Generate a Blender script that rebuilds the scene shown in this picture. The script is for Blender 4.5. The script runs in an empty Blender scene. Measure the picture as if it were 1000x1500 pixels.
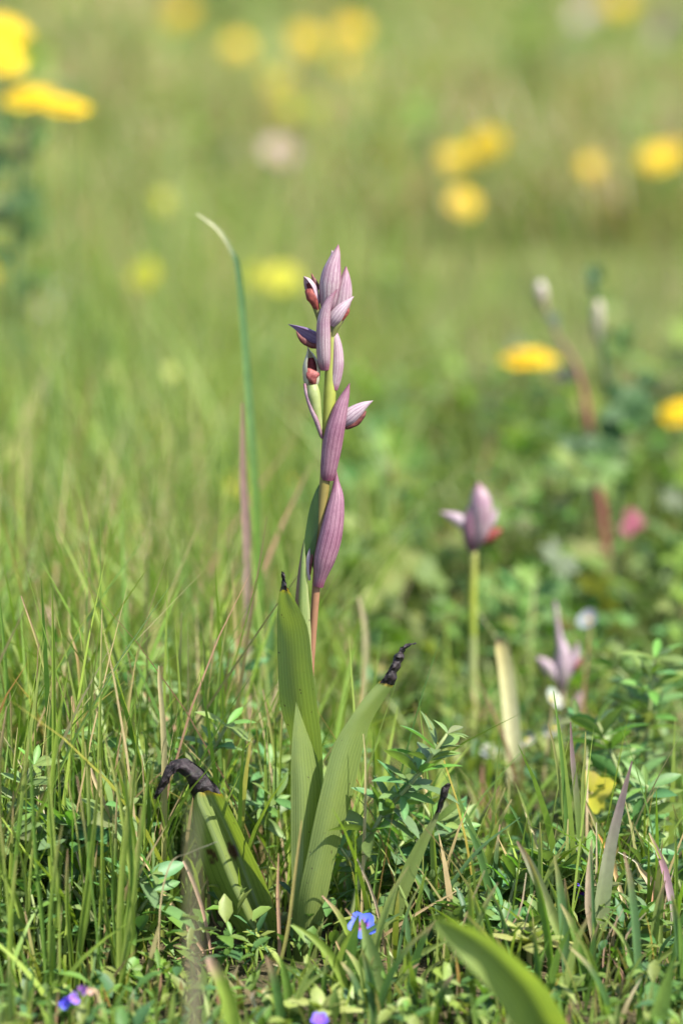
import bpy, math, random
import numpy as np
from mathutils import Vector, Matrix, noise

# ------------------------------------------------------------------ camera, sky, sun, exposure
random.seed(7)
RNG = np.random.default_rng(11)
scn = bpy.context.scene
C = scn.collection
PITCH = math.radians(11.5)
FOC = 1.0417
S = 0.00025                      # metres per photo pixel in the focal plane
CAM = Vector((0.0, -(FOC*math.cos(PITCH) - 0.1625*math.sin(PITCH)), FOC*math.sin(PITCH) + 0.1625*math.cos(PITCH)))
cam = bpy.data.cameras.new('camera')
cam.sensor_fit = 'VERTICAL'; cam.sensor_height = 36.0; cam.lens = 100.0
cam.clip_start = 0.02; cam.clip_end = 400
cam.dof.use_dof = True; cam.dof.focus_distance = FOC; cam.dof.aperture_fstop = 4.9
cam_o = bpy.data.objects.new('camera', cam); C.objects.link(cam_o)
cam_o.location = CAM; cam_o.rotation_euler = (math.pi/2 - PITCH, 0, 0)
scn.camera = cam_o

SUN_EL = math.radians(54)
SUN_AZ = math.radians(-30)       # angle from +X (right) towards the camera (-Y)
sun_dir = Vector((math.cos(SUN_AZ)*math.cos(SUN_EL), math.sin(SUN_AZ)*math.cos(SUN_EL), math.sin(SUN_EL)))
world = bpy.data.worlds.new('World'); scn.world = world; world.use_nodes = True
wn = world.node_tree
sky = wn.nodes.new('ShaderNodeTexSky'); sky.sky_type = 'NISHITA'; sky.sun_disc = False
sky.sun_elevation = SUN_EL
sky.sun_rotation = math.atan2(sun_dir.x, sun_dir.y)
bgn = wn.nodes['Background']; bgn.inputs['Strength'].default_value = 0.12
wn.links.new(sky.outputs[0], bgn.inputs['Color'])
sl = bpy.data.lights.new('sun', 'SUN'); sl.energy = 4.6; sl.angle = math.radians(0.53); sl.color = (1.0, 0.95, 0.86)
so = bpy.data.objects.new('sun', sl); C.objects.link(so)
so.rotation_euler = (-sun_dir).to_track_quat('-Z', 'Y').to_euler(); so.location = (1, -1, 3)
scn.view_settings.view_transform = 'Standard'; scn.view_settings.look = 'None'
scn.view_settings.exposure = 1.6; scn.view_settings.gamma = 1.0
scn.view_settings.use_curve_mapping = False
cy = scn.cycles
cy.use_denoising = True
try: cy.denoiser = 'OPENIMAGEDENOISE'
except Exception: pass
cy.max_bounces = 6; cy.diffuse_bounces = 3; cy.glossy_bounces = 2; cy.transmission_bounces = 4
cy.transparent_max_bounces = 4; cy.sample_clamp_indirect = 4.0
cy.use_adaptive_sampling = True; cy.adaptive_threshold = 0.01

# ------------------------------------------------------------------ projection helpers (photo pixel -> point at a given depth)
cp, sp = math.cos(PITCH), math.sin(PITCH)
FWD = Vector((0, cp, -sp)); UP = Vector((0, sp, cp)); RIGHT = Vector((1, 0, 0))
def ray(px, py):
    return FWD + RIGHT*((px-500)*S/FOC) + UP*((750-py)*S/FOC)
def W(px, py, y=0.0):
    r = ray(px, py)
    return CAM + r*((y - CAM.y)/r.y)
def ground(x, y):
    d = y - 0.9
    rise = 0.045*(0.5*(d + math.sqrt(d*d + 0.25)) - 0.03)
    far = max(0.0, y-7.0)
    return rise - 0.004*far + 0.004*noise.noise((x*7, y*7, 0.3)) + 0.006*noise.noise((x*2.1, y*2.1, 4.0)) - 0.001
def ground_np(x, y):
    return np.array([ground(a, b) for a, b in zip(x, y)])
def on_ray(px, py, h, ymin=0.15):
    """point on the pixel's ray that stands h above the ground"""
    y = ymin
    while y < 9:
        p = W(px, py, y)
        if p.z - ground(p.x, p.y) <= h: return p
        y += 0.01
    return W(px, py, 6.0)

# ------------------------------------------------------------------ object helpers
def tag(o, label=None, cat=None, group=None, kind=None):
    if label: o['label'] = label
    if cat: o['category'] = cat
    if group: o['group'] = group
    if kind: o['kind'] = kind
    return o
def thing(name, label, cat, loc, group=None):
    o = bpy.data.objects.new(name, None); C.objects.link(o)
    o.empty_display_size = 0.01; o.location = loc
    return tag(o, label, cat, group)
def origin_of(o):
    v = Vector((0, 0, 0))
    while o is not None:
        v += o.location; o = o.parent
    return v
def build(name, verts, faces, mat, parent=None, loc=None, uv=None, col=None, smooth=True):
    """one mesh object from world-space vertices"""
    base = origin_of(parent) if parent else Vector((0, 0, 0))
    o_loc = Vector(loc) - base if loc is not None else Vector((0, 0, 0))
    off = base + o_loc
    v = np.array([tuple(p) for p in verts], dtype=np.float64) - np.array(off)
    me = bpy.data.meshes.new(name)
    me.from_pydata(v.tolist(), [], faces)
    if uv is not None:
        l = me.uv_layers.new(name='UVMap')
        idx = np.zeros(len(me.loops), dtype=np.int32); me.loops.foreach_get('vertex_index', idx)
        l.data.foreach_set('uv', np.array(uv, dtype=np.float32)[idx].ravel())
    if col is not None:
        a = me.color_attributes.new('Col', 'FLOAT_COLOR', 'POINT')
        c = np.ones((len(v), 4), dtype=np.float32); c[:, :3] = np.array(col, dtype=np.float32)
        a.data.foreach_set('color', c.ravel())
    if smooth:
        me.polygons.foreach_set('use_smooth', [True]*len(me.polygons))
    me.materials.append(mat); me.update()
    o = bpy.data.objects.new(name, me); C.objects.link(o)
    o.location = o_loc
    if parent: o.parent = parent
    return o
def build_np(name, V, F, mat, col=None, parent=None, smooth=True):
    """fast path: V (n,3) array, F list/array of quads (m,4)"""
    me = bpy.data.meshes.new(name)
    me.vertices.add(len(V)); me.vertices.foreach_set('co', V.astype(np.float32).ravel())
    F = np.asarray(F, dtype=np.int32)
    m, k = F.shape
    me.loops.add(m*k); me.loops.foreach_set('vertex_index', F.ravel())
    me.polygons.add(m)
    me.polygons.foreach_set('loop_start', np.arange(0, m*k, k, dtype=np.int32))
    me.polygons.foreach_set('loop_total', np.full(m, k, dtype=np.int32))
    if smooth: me.polygons.foreach_set('use_smooth', np.ones(m, dtype=bool))
    if col is not None:
        a = me.color_attributes.new('Col', 'FLOAT_COLOR', 'POINT')
        c = np.ones((len(V), 4), dtype=np.float32); c[:, :3] = col
        a.data.foreach_set('color', c.ravel())
    me.update(calc_edges=True); me.validate()
    me.materials.append(mat)
    o = bpy.data.objects.new(name, me); C.objects.link(o)
    if parent: o.parent = parent
    return o

# ------------------------------------------------------------------ materials
class NT:
    def __init__(s, name):
        s.m = bpy.data.materials.new(name); s.m.use_nodes = True
        s.t = s.m.node_tree; s.t.nodes.clear()
        s.out = s.n('ShaderNodeOutputMaterial')
    def n(s, typ, **kw):
        x = s.t.nodes.new(typ)
        for k, v in kw.items(): setattr(x, k, v)
        return x
    def l(s, a, b): s.t.links.new(a, b)
    def mix(s, fac, a, b, blend='MIX'):
        x = s.n('ShaderNodeMix', data_type='RGBA', blend_type=blend)
        for sock, v in ((x.inputs[0], fac), (x.inputs[6], a), (x.inputs[7], b)):
            if hasattr(v, 'is_linked'): s.l(v, sock)
            elif isinstance(v, (tuple, list)): sock.default_value = (*v[:3], 1)
            else: sock.default_value = v
        return x.outputs[2]
    def math(s, op, a, b=None, c=None, clamp=False):
        x = s.n('ShaderNodeMath', operation=op); x.use_clamp = clamp
        for i, v in enumerate((a, b, c)):
            if v is None: continue
            if hasattr(v, 'is_linked'): s.l(v, x.inputs[i])
            else: x.inputs[i].default_value = v
        return x.outputs[0]
    def noise(s, scale, detail=3, rough=0.55, vec=None):
        x = s.n('ShaderNodeTexNoise'); x.inputs['Scale'].default_value = scale
        x.inputs['Detail'].default_value = detail; x.inputs['Roughness'].default_value = rough
        if vec is not None: s.l(vec, x.inputs['Vector'])
        return x.outputs['Fac']
    def ramp(s, fac, p0, p1):
        x = s.n('ShaderNodeMapRange'); x.inputs[1].default_value = p0; x.inputs[2].default_value = p1
        x.interpolation_type = 'SMOOTHSTEP'
        s.l(fac, x.inputs[0]); return x.outputs[0]
    def obj(s): return s.n('ShaderNodeTexCoord').outputs['Object']
    def uv(s):
        x = s.n('ShaderNodeSeparateXYZ'); s.l(s.n('ShaderNodeTexCoord').outputs['UV'], x.inputs[0])
        return x.outputs[0], x.outputs[1]
    def attr(s): return s.n('ShaderNodeAttribute', attribute_name='Col').outputs['Color']
    def finish(s, color, transl=0.0, tint=(1.25, 1.35, 0.6), rough=0.45, spec=0.5, bump=None, bstr=0.3, bdist=0.0003, sheen=0.0):
        p = s.n('ShaderNodeBsdfPrincipled')
        if hasattr(color, 'is_linked'): s.l(color, p.inputs['Base Color'])
        else: p.inputs['Base Color'].default_value = (*color, 1)
        p.inputs['Roughness'].default_value = rough
        p.inputs['Specular IOR Level'].default_value = spec
        if sheen: p.inputs['Sheen Weight'].default_value = sheen
        if bump is not None:
            b = s.n('ShaderNodeBump'); b.inputs['Strength'].default_value = bstr; b.inputs['Distance'].default_value = bdist
            s.l(bump, b.inputs['Height']); s.l(b.outputs[0], p.inputs['Normal'])
        if transl:
            t = s.n('ShaderNodeBsdfTranslucent')
            tc = s.mix(1.0, color, tint, 'MULTIPLY')
            s.l(tc, t.inputs['Color'])
            mx = s.n('ShaderNodeMixShader'); mx.inputs[0].default_value = transl
            s.l(p.outputs[0], mx.inputs[1]); s.l(t.outputs[0], mx.inputs[2])
            s.l(mx.outputs[0], s.out.inputs['Surface'])
        else:
            s.l(p.outputs[0], s.out.inputs['Surface'])
        return s.m

def mat_attr(name, transl=0.4, rough=0.45, spec=0.45, nscale=160, amt=0.35, tint=(1.3, 1.4, 0.55), bump=False):
    k = NT(name); c = k.attr()
    nz = k.noise(nscale, 3, 0.6, k.obj())
    f = k.math('MULTIPLY_ADD', nz, amt*2, 1-amt)
    cc = k.n('ShaderNodeCombineColor')
    for i in range(3): k.l(f, cc.inputs[i])
    col = k.mix(1.0, c, cc.outputs[0], 'MULTIPLY')
    return k.finish(col, transl, tint, rough, spec, nz if bump else None, 0.4, 0.0004)

M_GRASS = mat_attr('grass_blade_green', 0.38, 0.45, 0.4, 220, 0.3)
M_LEAFLET = mat_attr('legume_leaf_green', 0.34, 0.5, 0.35, 500, 0.22)
M_HERB = mat_attr('herb_leaf_green', 0.36, 0.55, 0.22, 120, 0.3)
M_PLAIN = mat_attr('painted_by_attribute_matte', 0.12, 0.55, 0.3, 300, 0.2, (1.2, 1.1, 0.8))
M_PETAL_Y = mat_attr('yellow_petal', 0.35, 0.55, 0.25, 200, 0.1, (1.1, 1.0, 0.5))
M_DRY = mat_attr('dry_grass', 0.3, 0.6, 0.2, 260, 0.3, (1.1, 1.0, 0.8))

def mat_orchid_leaf():
    k = NT('orchid_leaf'); c = k.attr(); u, v = k.uv(); ob = k.obj()
    st = k.math('SINE', k.math('MULTIPLY', u, 2*math.pi*11))
    st2 = k.math('SINE', k.math('MULTIPLY', u, 2*math.pi*41))
    line = k.math('MULTIPLY_ADD', st, 0.5, 0.5)
    lf = k.ramp(line, 0.72, 1.0)
    nz = k.noise(90, 4, 0.6, ob); fine = k.noise(1400, 2, 0.6, ob)
    col = k.mix(k.math('MULTIPLY', lf, 0.45), c, k.mix(1.0, c, (0.42, 0.5, 0.45), 'MULTIPLY'))
    col = k.mix(k.math('MULTIPLY', k.ramp(nz, 0.4, 0.75), 0.3), col, k.mix(1.0, c, (1.3, 1.15, 0.9), 'MULTIPLY'))
    col = k.mix(k.math('MULTIPLY', k.ramp(fine, 0.45, 0.7), 0.18), col, k.mix(1.0, c, (0.6, 0.65, 0.5), 'MULTIPLY'))
    sp_ = k.noise(420, 2, 0.4, ob)
    col = k.mix(k.math('MULTIPLY', k.ramp(sp_, 0.735, 0.76), 0.8), col, (0.05, 0.035, 0.02))
    h = k.math('ADD', k.math('MULTIPLY', st2, 0.35), st)
    return k.finish(col, 0.45, (1.3, 1.4, 0.4), 0.4, 0.5, h, 0.35, 0.00012)
M_OLEAF = mat_orchid_leaf()

def mat_bract(name, pale, mid, vein, edge, nv=9, dim=0.85):
    pale, mid, vein, edge = (tuple(c*dim for c in q) for q in (pale, mid, vein, edge))
    k = NT(name); u, v = k.uv(); ob = k.obj()
    wob = k.math('MULTIPLY_ADD', k.noise(190, 3, 0.5, ob), 0.09, -0.045)
    uu = k.math('ADD', u, wob)
    s1 = k.math('ABSOLUTE', k.math('SINE', k.math('MULTIPLY', uu, math.pi*nv)))
    s2 = k.math('ABSOLUTE', k.math('SINE', k.math('MULTIPLY', uu, math.pi*nv*3)))
    l1 = k.math('SUBTRACT', 1.0, k.ramp(s1, 0.06, 0.50))
    l2 = k.math('MULTIPLY', k.math('SUBTRACT', 1.0, k.ramp(s2, 0.1, 0.6)), 0.42)
    net = k.n('ShaderNodeTexVoronoi'); net.feature = 'DISTANCE_TO_EDGE'; net.inputs['Scale'].default_value = 900
    k.l(ob, net.inputs['Vector'])
    l3 = k.math('MULTIPLY', k.math('SUBTRACT', 1.0, k.ramp(net.outputs['Distance'], 0.03, 0.16)), 0.22)
    veins = k.math('MAXIMUM', k.math('MAXIMUM', l1, l2), l3)
    nz = k.noise(140, 3, 0.6, ob)
    base = k.mix(k.ramp(nz, 0.35, 0.65), pale, mid)
    # crimson towards margins, base and tip
    ue = k.math('ABSOLUTE', k.math('MULTIPLY_ADD', u, 2.0, -1.0))
    ends = k.math('MAXIMUM', k.ramp(v, 0.72, 1.0), k.math('SUBTRACT', 1.0, k.ramp(v, 0.0, 0.16)))
    e = k.math('MAXIMUM', k.math('MULTIPLY', k.ramp(ue, 0.5, 0.9), 0.75), k.math('MULTIPLY', ends, 0.8))
    base = k.mix(e, base, edge)
    col = k.mix(k.math('MULTIPLY', veins, k.math('MULTIPLY_ADD', k.noise(330, 2, .5, ob), 0.6, 0.52)), base, vein)
    return k.finish(col, 0.25, (1.15, 0.95, 0.9), 0.42, 0.4, k.math('SUBTRACT', 0.0, veins), 0.3, 0.0002)
M_BRACT_LOW = mat_bract('bract_mauve', (0.34, 0.185, 0.235), (0.26, 0.115, 0.17), (0.09, 0.02, 0.05), (0.20, 0.05, 0.09), 8.6)
M_BRACT_UP = mat_bract('bract_pale_mauve', (0.45, 0.345, 0.36), (0.35, 0.215, 0.265), (0.12, 0.03, 0.075), (0.26, 0.075, 0.12), 8.6)
M_HOOD = mat_bract('hood_pale_pink', (0.56, 0.46, 0.48), (0.48, 0.36, 0.41), (0.14, 0.05, 0.11), (0.42, 0.29, 0.33), 8)
M_HOOD_SHADED = mat_bract('hood_shaded_violet', (0.24, 0.18, 0.30), (0.18, 0.13, 0.24), (0.09, 0.05, 0.13), (0.16, 0.10, 0.2), 7)  # shade and sky reflection painted into the hood colour

def mat_simple(name, a, b, scale, rough=0.5, spec=0.4, transl=0.0, tint=(1.1, 1, .8), bstr=0.4, bd=0.0004, detail=4):
    k = NT(name); nz = k.noise(scale, detail, 0.6, k.obj())
    return k.finish(k.mix(k.ramp(nz, 0.32, 0.68), a, b), transl, tint, rough, spec, nz, bstr, bd)
M_LIP = mat_simple('lip_red_brown', (0.24, 0.055, 0.04), (0.11, 0.02, 0.018), 700, 0.6, 0.3, 0.15)
M_LIP_PINK = mat_simple('lip_salmon', (0.28, 0.085, 0.075), (0.13, 0.02, 0.018), 800, 0.6, 0.3, 0.15)
M_LIP_DARK = mat_simple('lip_dark_brown', (0.13, 0.035, 0.03), (0.06, 0.015, 0.015), 900, 0.6, 0.3)
M_THROAT = mat_simple('throat_maroon', (0.055, 0.006, 0.008), (0.10, 0.012, 0.014), 900, 0.7, 0.2)
M_WITHER = mat_simple('withered_black_leaf', (0.003, 0.002, 0.0025), (0.026, 0.017, 0.019), 420, 0.55, 0.3, 0.05, (1.2, .9, .8), 0.9, 0.0012, 5)
M_OVARY = mat_simple('ovary_pale_green', (0.27, 0.30, 0.12), (0.22, 0.26, 0.08), 220, 0.4, 0.5, 0.2, (1.2, 1.3, .6))
M_OVARY_D = mat_simple('ovary_olive', (0.16, 0.16, 0.06), (0.11, 0.13, 0.03), 220, 0.4, 0.5, 0.1)
def mat_ground():
    k = NT('meadow_soil'); ob = k.obj()
    a = k.noise(1.3, 5, 0.6, ob); b = k.noise(38, 6, 0.7, ob); d = k.noise(260, 3, 0.6, ob)
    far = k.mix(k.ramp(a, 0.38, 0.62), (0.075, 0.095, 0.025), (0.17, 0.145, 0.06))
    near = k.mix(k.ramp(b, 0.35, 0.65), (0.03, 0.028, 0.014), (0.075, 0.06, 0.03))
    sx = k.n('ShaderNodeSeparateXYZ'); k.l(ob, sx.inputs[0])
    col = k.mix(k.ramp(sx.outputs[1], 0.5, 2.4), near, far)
    col = k.mix(k.math('MULTIPLY', k.ramp(d, 0.55, 0.75), 0.5), col, (0.14, 0.105, 0.05))
    return k.finish(col, 0, rough=0.95, spec=0.15, bump=k.math('ADD', b, d), bstr=0.8, bdist=0.004)
M_GROUND = mat_ground()

# ------------------------------------------------------------------ shape builders
def catmull(P, n):
    P = [Vector(p) for p in P]; m = len(P); out = []
    for i in range(n):
        t = i/(n-1)*(m-1); k = min(int(t), m-2); f = t-k
        p0 = P[k-1] if k > 0 else P[k]*2-P[k+1]
        p1, p2 = P[k], P[k+1]
        p3 = P[k+2] if k+2 < m else P[k+1]*2-P[k]
        out.append(0.5*((2*p1)+(p2-p0)*f+(2*p0-5*p1+4*p2-p3)*f*f+(3*p1-p0-3*p2+p3)*f**3))
    return out
def lerp1(vals, n):
    m = len(vals); x = np.linspace(0, m-1, n)
    return np.interp(x, np.arange(m), np.array(vals, dtype=float))
def grid_faces(r, c, wrap=False):
    F = []
    for i in range(r-1):
        for j in range(c if wrap else c-1):
            a = i*c+j; b = i*c+(j+1) % c
            F.append((a, b, b+c, a+c))
    return F
LEAN = 0.0                       # how far a plant leans back as it rises
def A(pts, y0=0.0):
    return [W(p[0], p[1], y0 + LEAN*max(0, 1400-p[1])*S + (p[2]*S if len(p) > 2 else 0)) for p in pts]
def shell_geo(axis, radii, phi=0.0, a0=-115, a1=115, rows=26, n=17, jitter=0.0, seed=0):
    ax = catmull(axis, rows)
    rr = catmull([Vector((r[0], r[1], 0)) for r in radii], rows)
    f0 = Vector((math.sin(math.radians(phi)), -math.cos(math.radians(phi)), 0))
    V, UV = [], []
    wrap = (a1-a0) >= 359
    for i in range(rows):
        t = (ax[min(i+1, rows-1)]-ax[max(i-1, 0)]).normalized()
        s = t.cross(f0)
        s = s.normalized() if s.length > 1e-4 else Vector((1, 0, 0))
        f = s.cross(t).normalized()
        for j in range(n):
            q = j/n if wrap else j/(n-1)
            a = math.radians(a0 + (a1-a0)*q)
            jt = 1 + (jitter*noise.noise((q*3+seed, i*0.25, seed*1.7)) if jitter else 0)
            V.append(ax[i] + s*(max(rr[i].x, .2)*S*math.sin(a)*jt) + f*(max(rr[i].y, .2)*S*math.cos(a)*jt))
            UV.append((q, i/(rows-1)))
    return V, grid_faces(rows, n, wrap), UV
def shell(name, axis, radii, mat, parent, col=None, y0=0.0, **kw):
    ax = A(axis, y0)
    rad = [(r, r) if not isinstance(r, tuple) else r for r in radii]
    V, F, UV = shell_geo(ax, rad, **kw)
    c = None
    if col is not None:
        c = [col(u, v) for u, v in UV] if callable(col) else [col]*len(V)
    return build(name, V, F, mat, parent, loc=ax[0], uv=UV, col=c)
def ribbon_geo(stations, rows=40, cols=17, y0=0.0, wav=0.0, seed=0.0, crumple=0.0, crumple_f=9.0):
    k = len(stations[0])
    lines = [catmull(A([st[j] for st in stations], y0), rows) for j in range(k)]
    V, UV = [], []
    for i in range(rows):
        cr = catmull([lines[j][i] for j in range(k)], cols)
        for j in range(cols):
            p = cr[j].copy()
            if wav:
                p.y += wav*S*noise.noise((j/cols*2.2+seed, i/rows*5, seed))
                p.x += wav*0.35*S*noise.noise((j/cols*2+seed+9, i/rows*6, seed))
            if crumple:
                q = (j/cols*3.1+seed, i/rows*crumple_f, seed*2)
                p.y += crumple*S*(abs(noise.noise(q))*2-.7); p.z += crumple*.5*S*noise.noise((q[0]*1.7, q[1]*1.6, 3.3)); p.x += crumple*.5*S*noise.noise((q[0]*1.5+4, q[1]*1.4, 7.3))
            V.append(p); UV.append((j/(cols-1), i/(rows-1)))
    return V, grid_faces(rows, cols), UV
def ribbon(name, stations, mat, parent, col=None, **kw):
    V, F, UV = ribbon_geo(stations, **kw)
    c = None
    if col is not None: c = [col(u, v) for u, v in UV] if callable(col) else [col]*len(V)
    return build(name, V, F, mat, parent, loc=V[len(V)//(2*kw.get('rows', 40))*0], uv=UV, col=c)
def mixc(a, b, f):
    f = max(0, min(1, f)); return tuple(x+(y-x)*f for x, y in zip(a, b))
def sst(a, b, x):
    t = max(0, min(1, (x-a)/(b-a))); return t*t*(3-2*t)
def tube_geo(pts, rads, n=8, rows=None):
    rows = rows or max(4, len(pts)*4)
    ax = catmull(pts, rows); rr = lerp1(rads, rows)
    V = []
    for i in range(rows):
        t = (ax[min(i+1, rows-1)]-ax[max(i-1, 0)]).normalized()
        s = t.cross(Vector((0, -1, 0.13))); s = s.normalized() if s.length > 1e-4 else Vector((1, 0, 0))
        f = s.cross(t)
        for j in range(n):
            a = 2*math.pi*j/n
            V.append(ax[i]+s*(rr[i]*math.cos(a))+f*(rr[i]*math.sin(a)))
    F = grid_faces(rows, n, True)
    F.append(tuple(range(n-1, -1, -1))); F.append(tuple(range((rows-1)*n, rows*n)))
    return V, F, rows
def tube(name, pts, rads, mat, parent, c0, c1=None, n=8, rows=None):
    V, F, rows = tube_geo(pts, rads, n, rows)
    c1 = c1 or c0
    col = []
    for i in range(rows):
        f = i/(rows-1)
        cc = c0[min(int(f*(len(c0)-1)), len(c0)-2)] if isinstance(c0[0], tuple) else None
        if isinstance(c0[0], tuple):
            q = f*(len(c0)-1); k = min(int(q), len(c0)-2); cc = mixc(c0[k], c0[k+1], q-k)
        else: cc = mixc(c0, c1, f)
        col += [cc]*n
    return build(name, V, F, mat, parent, loc=pts[0], col=col)

# ------------------------------------------------------------------ the ground
def make_ground():
    xs = np.concatenate([-np.geomspace(60, 1.2, 26), np.linspace(-1.1, 1.1, 45), np.geomspace(1.2, 60, 26)])
    ys = np.concatenate([np.linspace(-6, -1.2, 12), np.linspace(-1, 2.5, 71), np.geomspace(2.6, 120, 46)])
    V = [(x, y, ground(x, y)) for y in ys for x in xs]
    o = build('ground', V, grid_faces(len(ys), len(xs)), M_GROUND)
    tag(o, 'dark soil and dry litter under the meadow plants', 'ground', kind='structure')
make_ground()

# ------------------------------------------------------------------ grass sheets (uncountable: stuff)
GREENS = np.array([(0.155, 0.225, 0.032), (0.125, 0.20, 0.03), (0.20, 0.265, 0.045), (0.09, 0.165, 0.03), (0.18, 0.225, 0.055)])
STRAWS = np.array([(0.36, 0.27, 0.13), (0.42, 0.32, 0.18), (0.34, 0.19, 0.12), (0.27, 0.23, 0.11)])
def blades_arrays(base, h, w, az, lean, curve, yaw, cB, cT, k=5):
    N = len(h); t = np.linspace(0, 1, k)
    d = h[:, None]*(lean[:, None]*t + curve[:, None]*t**2)
    z = h[:, None]*t*(1-0.3*np.abs(curve[:, None])*t)
    px = base[:, 0, None]+np.cos(az)[:, None]*d; py = base[:, 1, None]+np.sin(az)[:, None]*d; pz = base[:, 2, None]+z-0.002
    prof = np.maximum(0.05, (0.75+0.6*t)*(1-t**2.2))
    hw = 0.5*w[:, None]*prof
    wx = np.cos(yaw)[:, None]*hw; wy = np.sin(yaw)[:, None]*hw
    V = np.stack([np.stack([px-wx, py-wy, pz], -1), np.stack([px+wx, py+wy, pz], -1)], 2)   # N,k,2,3
    c = cB[:, None, :]*(1-t[None, :, None]**1.5)+cT[:, None, :]*(t[None, :, None]**1.5)
    col = np.repeat(c[:, :, None, :], 2, 2)
    idx = (np.arange(N)[:, None]*k+np.arange(k-1)[None, :])*2
    F = np.stack([idx, idx+1, idx+3, idx+2], -1).reshape(-1, 4)
    return V.reshape(-1, 3), F, col.reshape(-1, 3)
def patch(x, y, s, o):
    return np.array([noise.noise((a*s, b*s, o)) for a, b in zip(x, y)])
def grass_field(name, label, x, y, h, w, kB, straw_p, k=5, lean=0.25, curve=0.35, dark=1.0):
    N = len(x)
    z = ground_np(x, y)
    base = np.stack([x, y, z], -1)
    ci = RNG.integers(0, len(GREENS), N); g = GREENS[ci]*RNG.uniform(0.75, 1.25, (N, 1))*dark
    if dark > 1: g = g*0.84+np.array((0.15, 0.16, 0.085))*0.16
    st = RNG.random(N) < straw_p
    s = STRAWS[RNG.integers(0, len(STRAWS), N)]*RNG.uniform(0.8, 1.2, (N, 1))
    cB = np.where(st[:, None], s*0.8, g); tipdry = RNG.random(N) < 0.16
    cT = np.where(st[:, None], s, np.where(tipdry[:, None], s*0.9, g*1.1))
    V, F, col = blades_arrays(base, h, w, RNG.uniform(0, 2*np.pi, N), np.abs(RNG.normal(0, lean, N)), np.abs(RNG.normal(0, curve, N)),
                              RNG.normal(0, 0.8, N), cB, cT, k)
    o = build_np(name, V, F, M_GRASS, col)
    return tag(o, label, 'grass', kind='stuff')

def near_grass():
    N = 14000
    x = RNG.uniform(-0.30, 0.30, N); y = RNG.uniform(-0.16, 0.42, N)
    left = 1/(1+np.exp((x+0.03)/0.02))
    keep = RNG.random(N) < (0.55+0.45*left)
    x, y, left = x[keep], y[keep], left[keep]; N = len(x)
    h = RNG.gamma(5, 1, N)/5
    h = h*(0.044+0.042*left)*RNG.uniform(0.6, 1.25, N)
    h = np.where(y < -0.012, np.minimum(h, 0.005-0.225*y+0.026*RNG.random(N)**1.5), h)
    front = (y < 0.015) & (x > -0.069) & (x < 0.004)
    h = np.where(front, np.minimum(h, np.maximum(0.007, 0.006-0.21*y)), h)
    w = 0.0008+0.0024*RNG.random(N)**1.6
    h = np.where((x > 0.02) & (y > 0.05), h*0.6, h)
    h = np.where(y < -0.06, np.minimum(h, 0.010+0.012*RNG.random(N)), h)
    st = 0.10+0.05*left
    grass_field('turf_grass', 'fine green grass turf around the foot of the orchid', x, y, np.clip(h, 0.01, 0.15), w, 0, st, 6, 0.22, 0.25)
near_grass()
def mid_grass():
    N = 23000
    y = 0.42+1.5*RNG.random(N)**1.2; x = RNG.uniform(-1, 1, N)*(0.33+0.40*y)
    left = 1/(1+np.exp((x-0.0)/0.05))
    keep = RNG.random(N) < (0.4+0.6*left)
    x, y, left = x[keep], y[keep], left[keep]; N = len(x)
    h = RNG.gamma(6, 1, N)/6*(0.05+0.055*left)
    p = patch(x, y, 2.3, 7.0)
    grass_field('meadow_grass', 'soft mid-distance meadow grass behind the orchid', x, y, np.clip(h, 0.015, 0.17), RNG.uniform(0.001, 0.003, N), 0, np.clip(0.08+0.4*p, 0.02, 0.4), 5, 0.22, 0.3, 1.12)
mid_grass()
def far_grass():
    N = 66000
    y = 1.9+7.5*RNG.random(N)**1.4; x = RNG.uniform(-1, 1, N)*(0.7+0.5*y)
    p = patch(x, y, 0.9, 3.0)+0.5*patch(x, y, 2.6, 8.0)
    h = RNG.gamma(6, 1, N)/6*(0.07+0.02*(p > 0))
    grass_field('far_meadow_grass', 'distant meadow grass mixed with straw towards the far slope', x, y, np.clip(h, 0.02, 0.22), RNG.uniform(0.003, 0.008, N), 0, np.clip(0.40+0.75*p, 0.08, 0.9), 4, 0.25, 0.35, 1.12)
far_grass()
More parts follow.
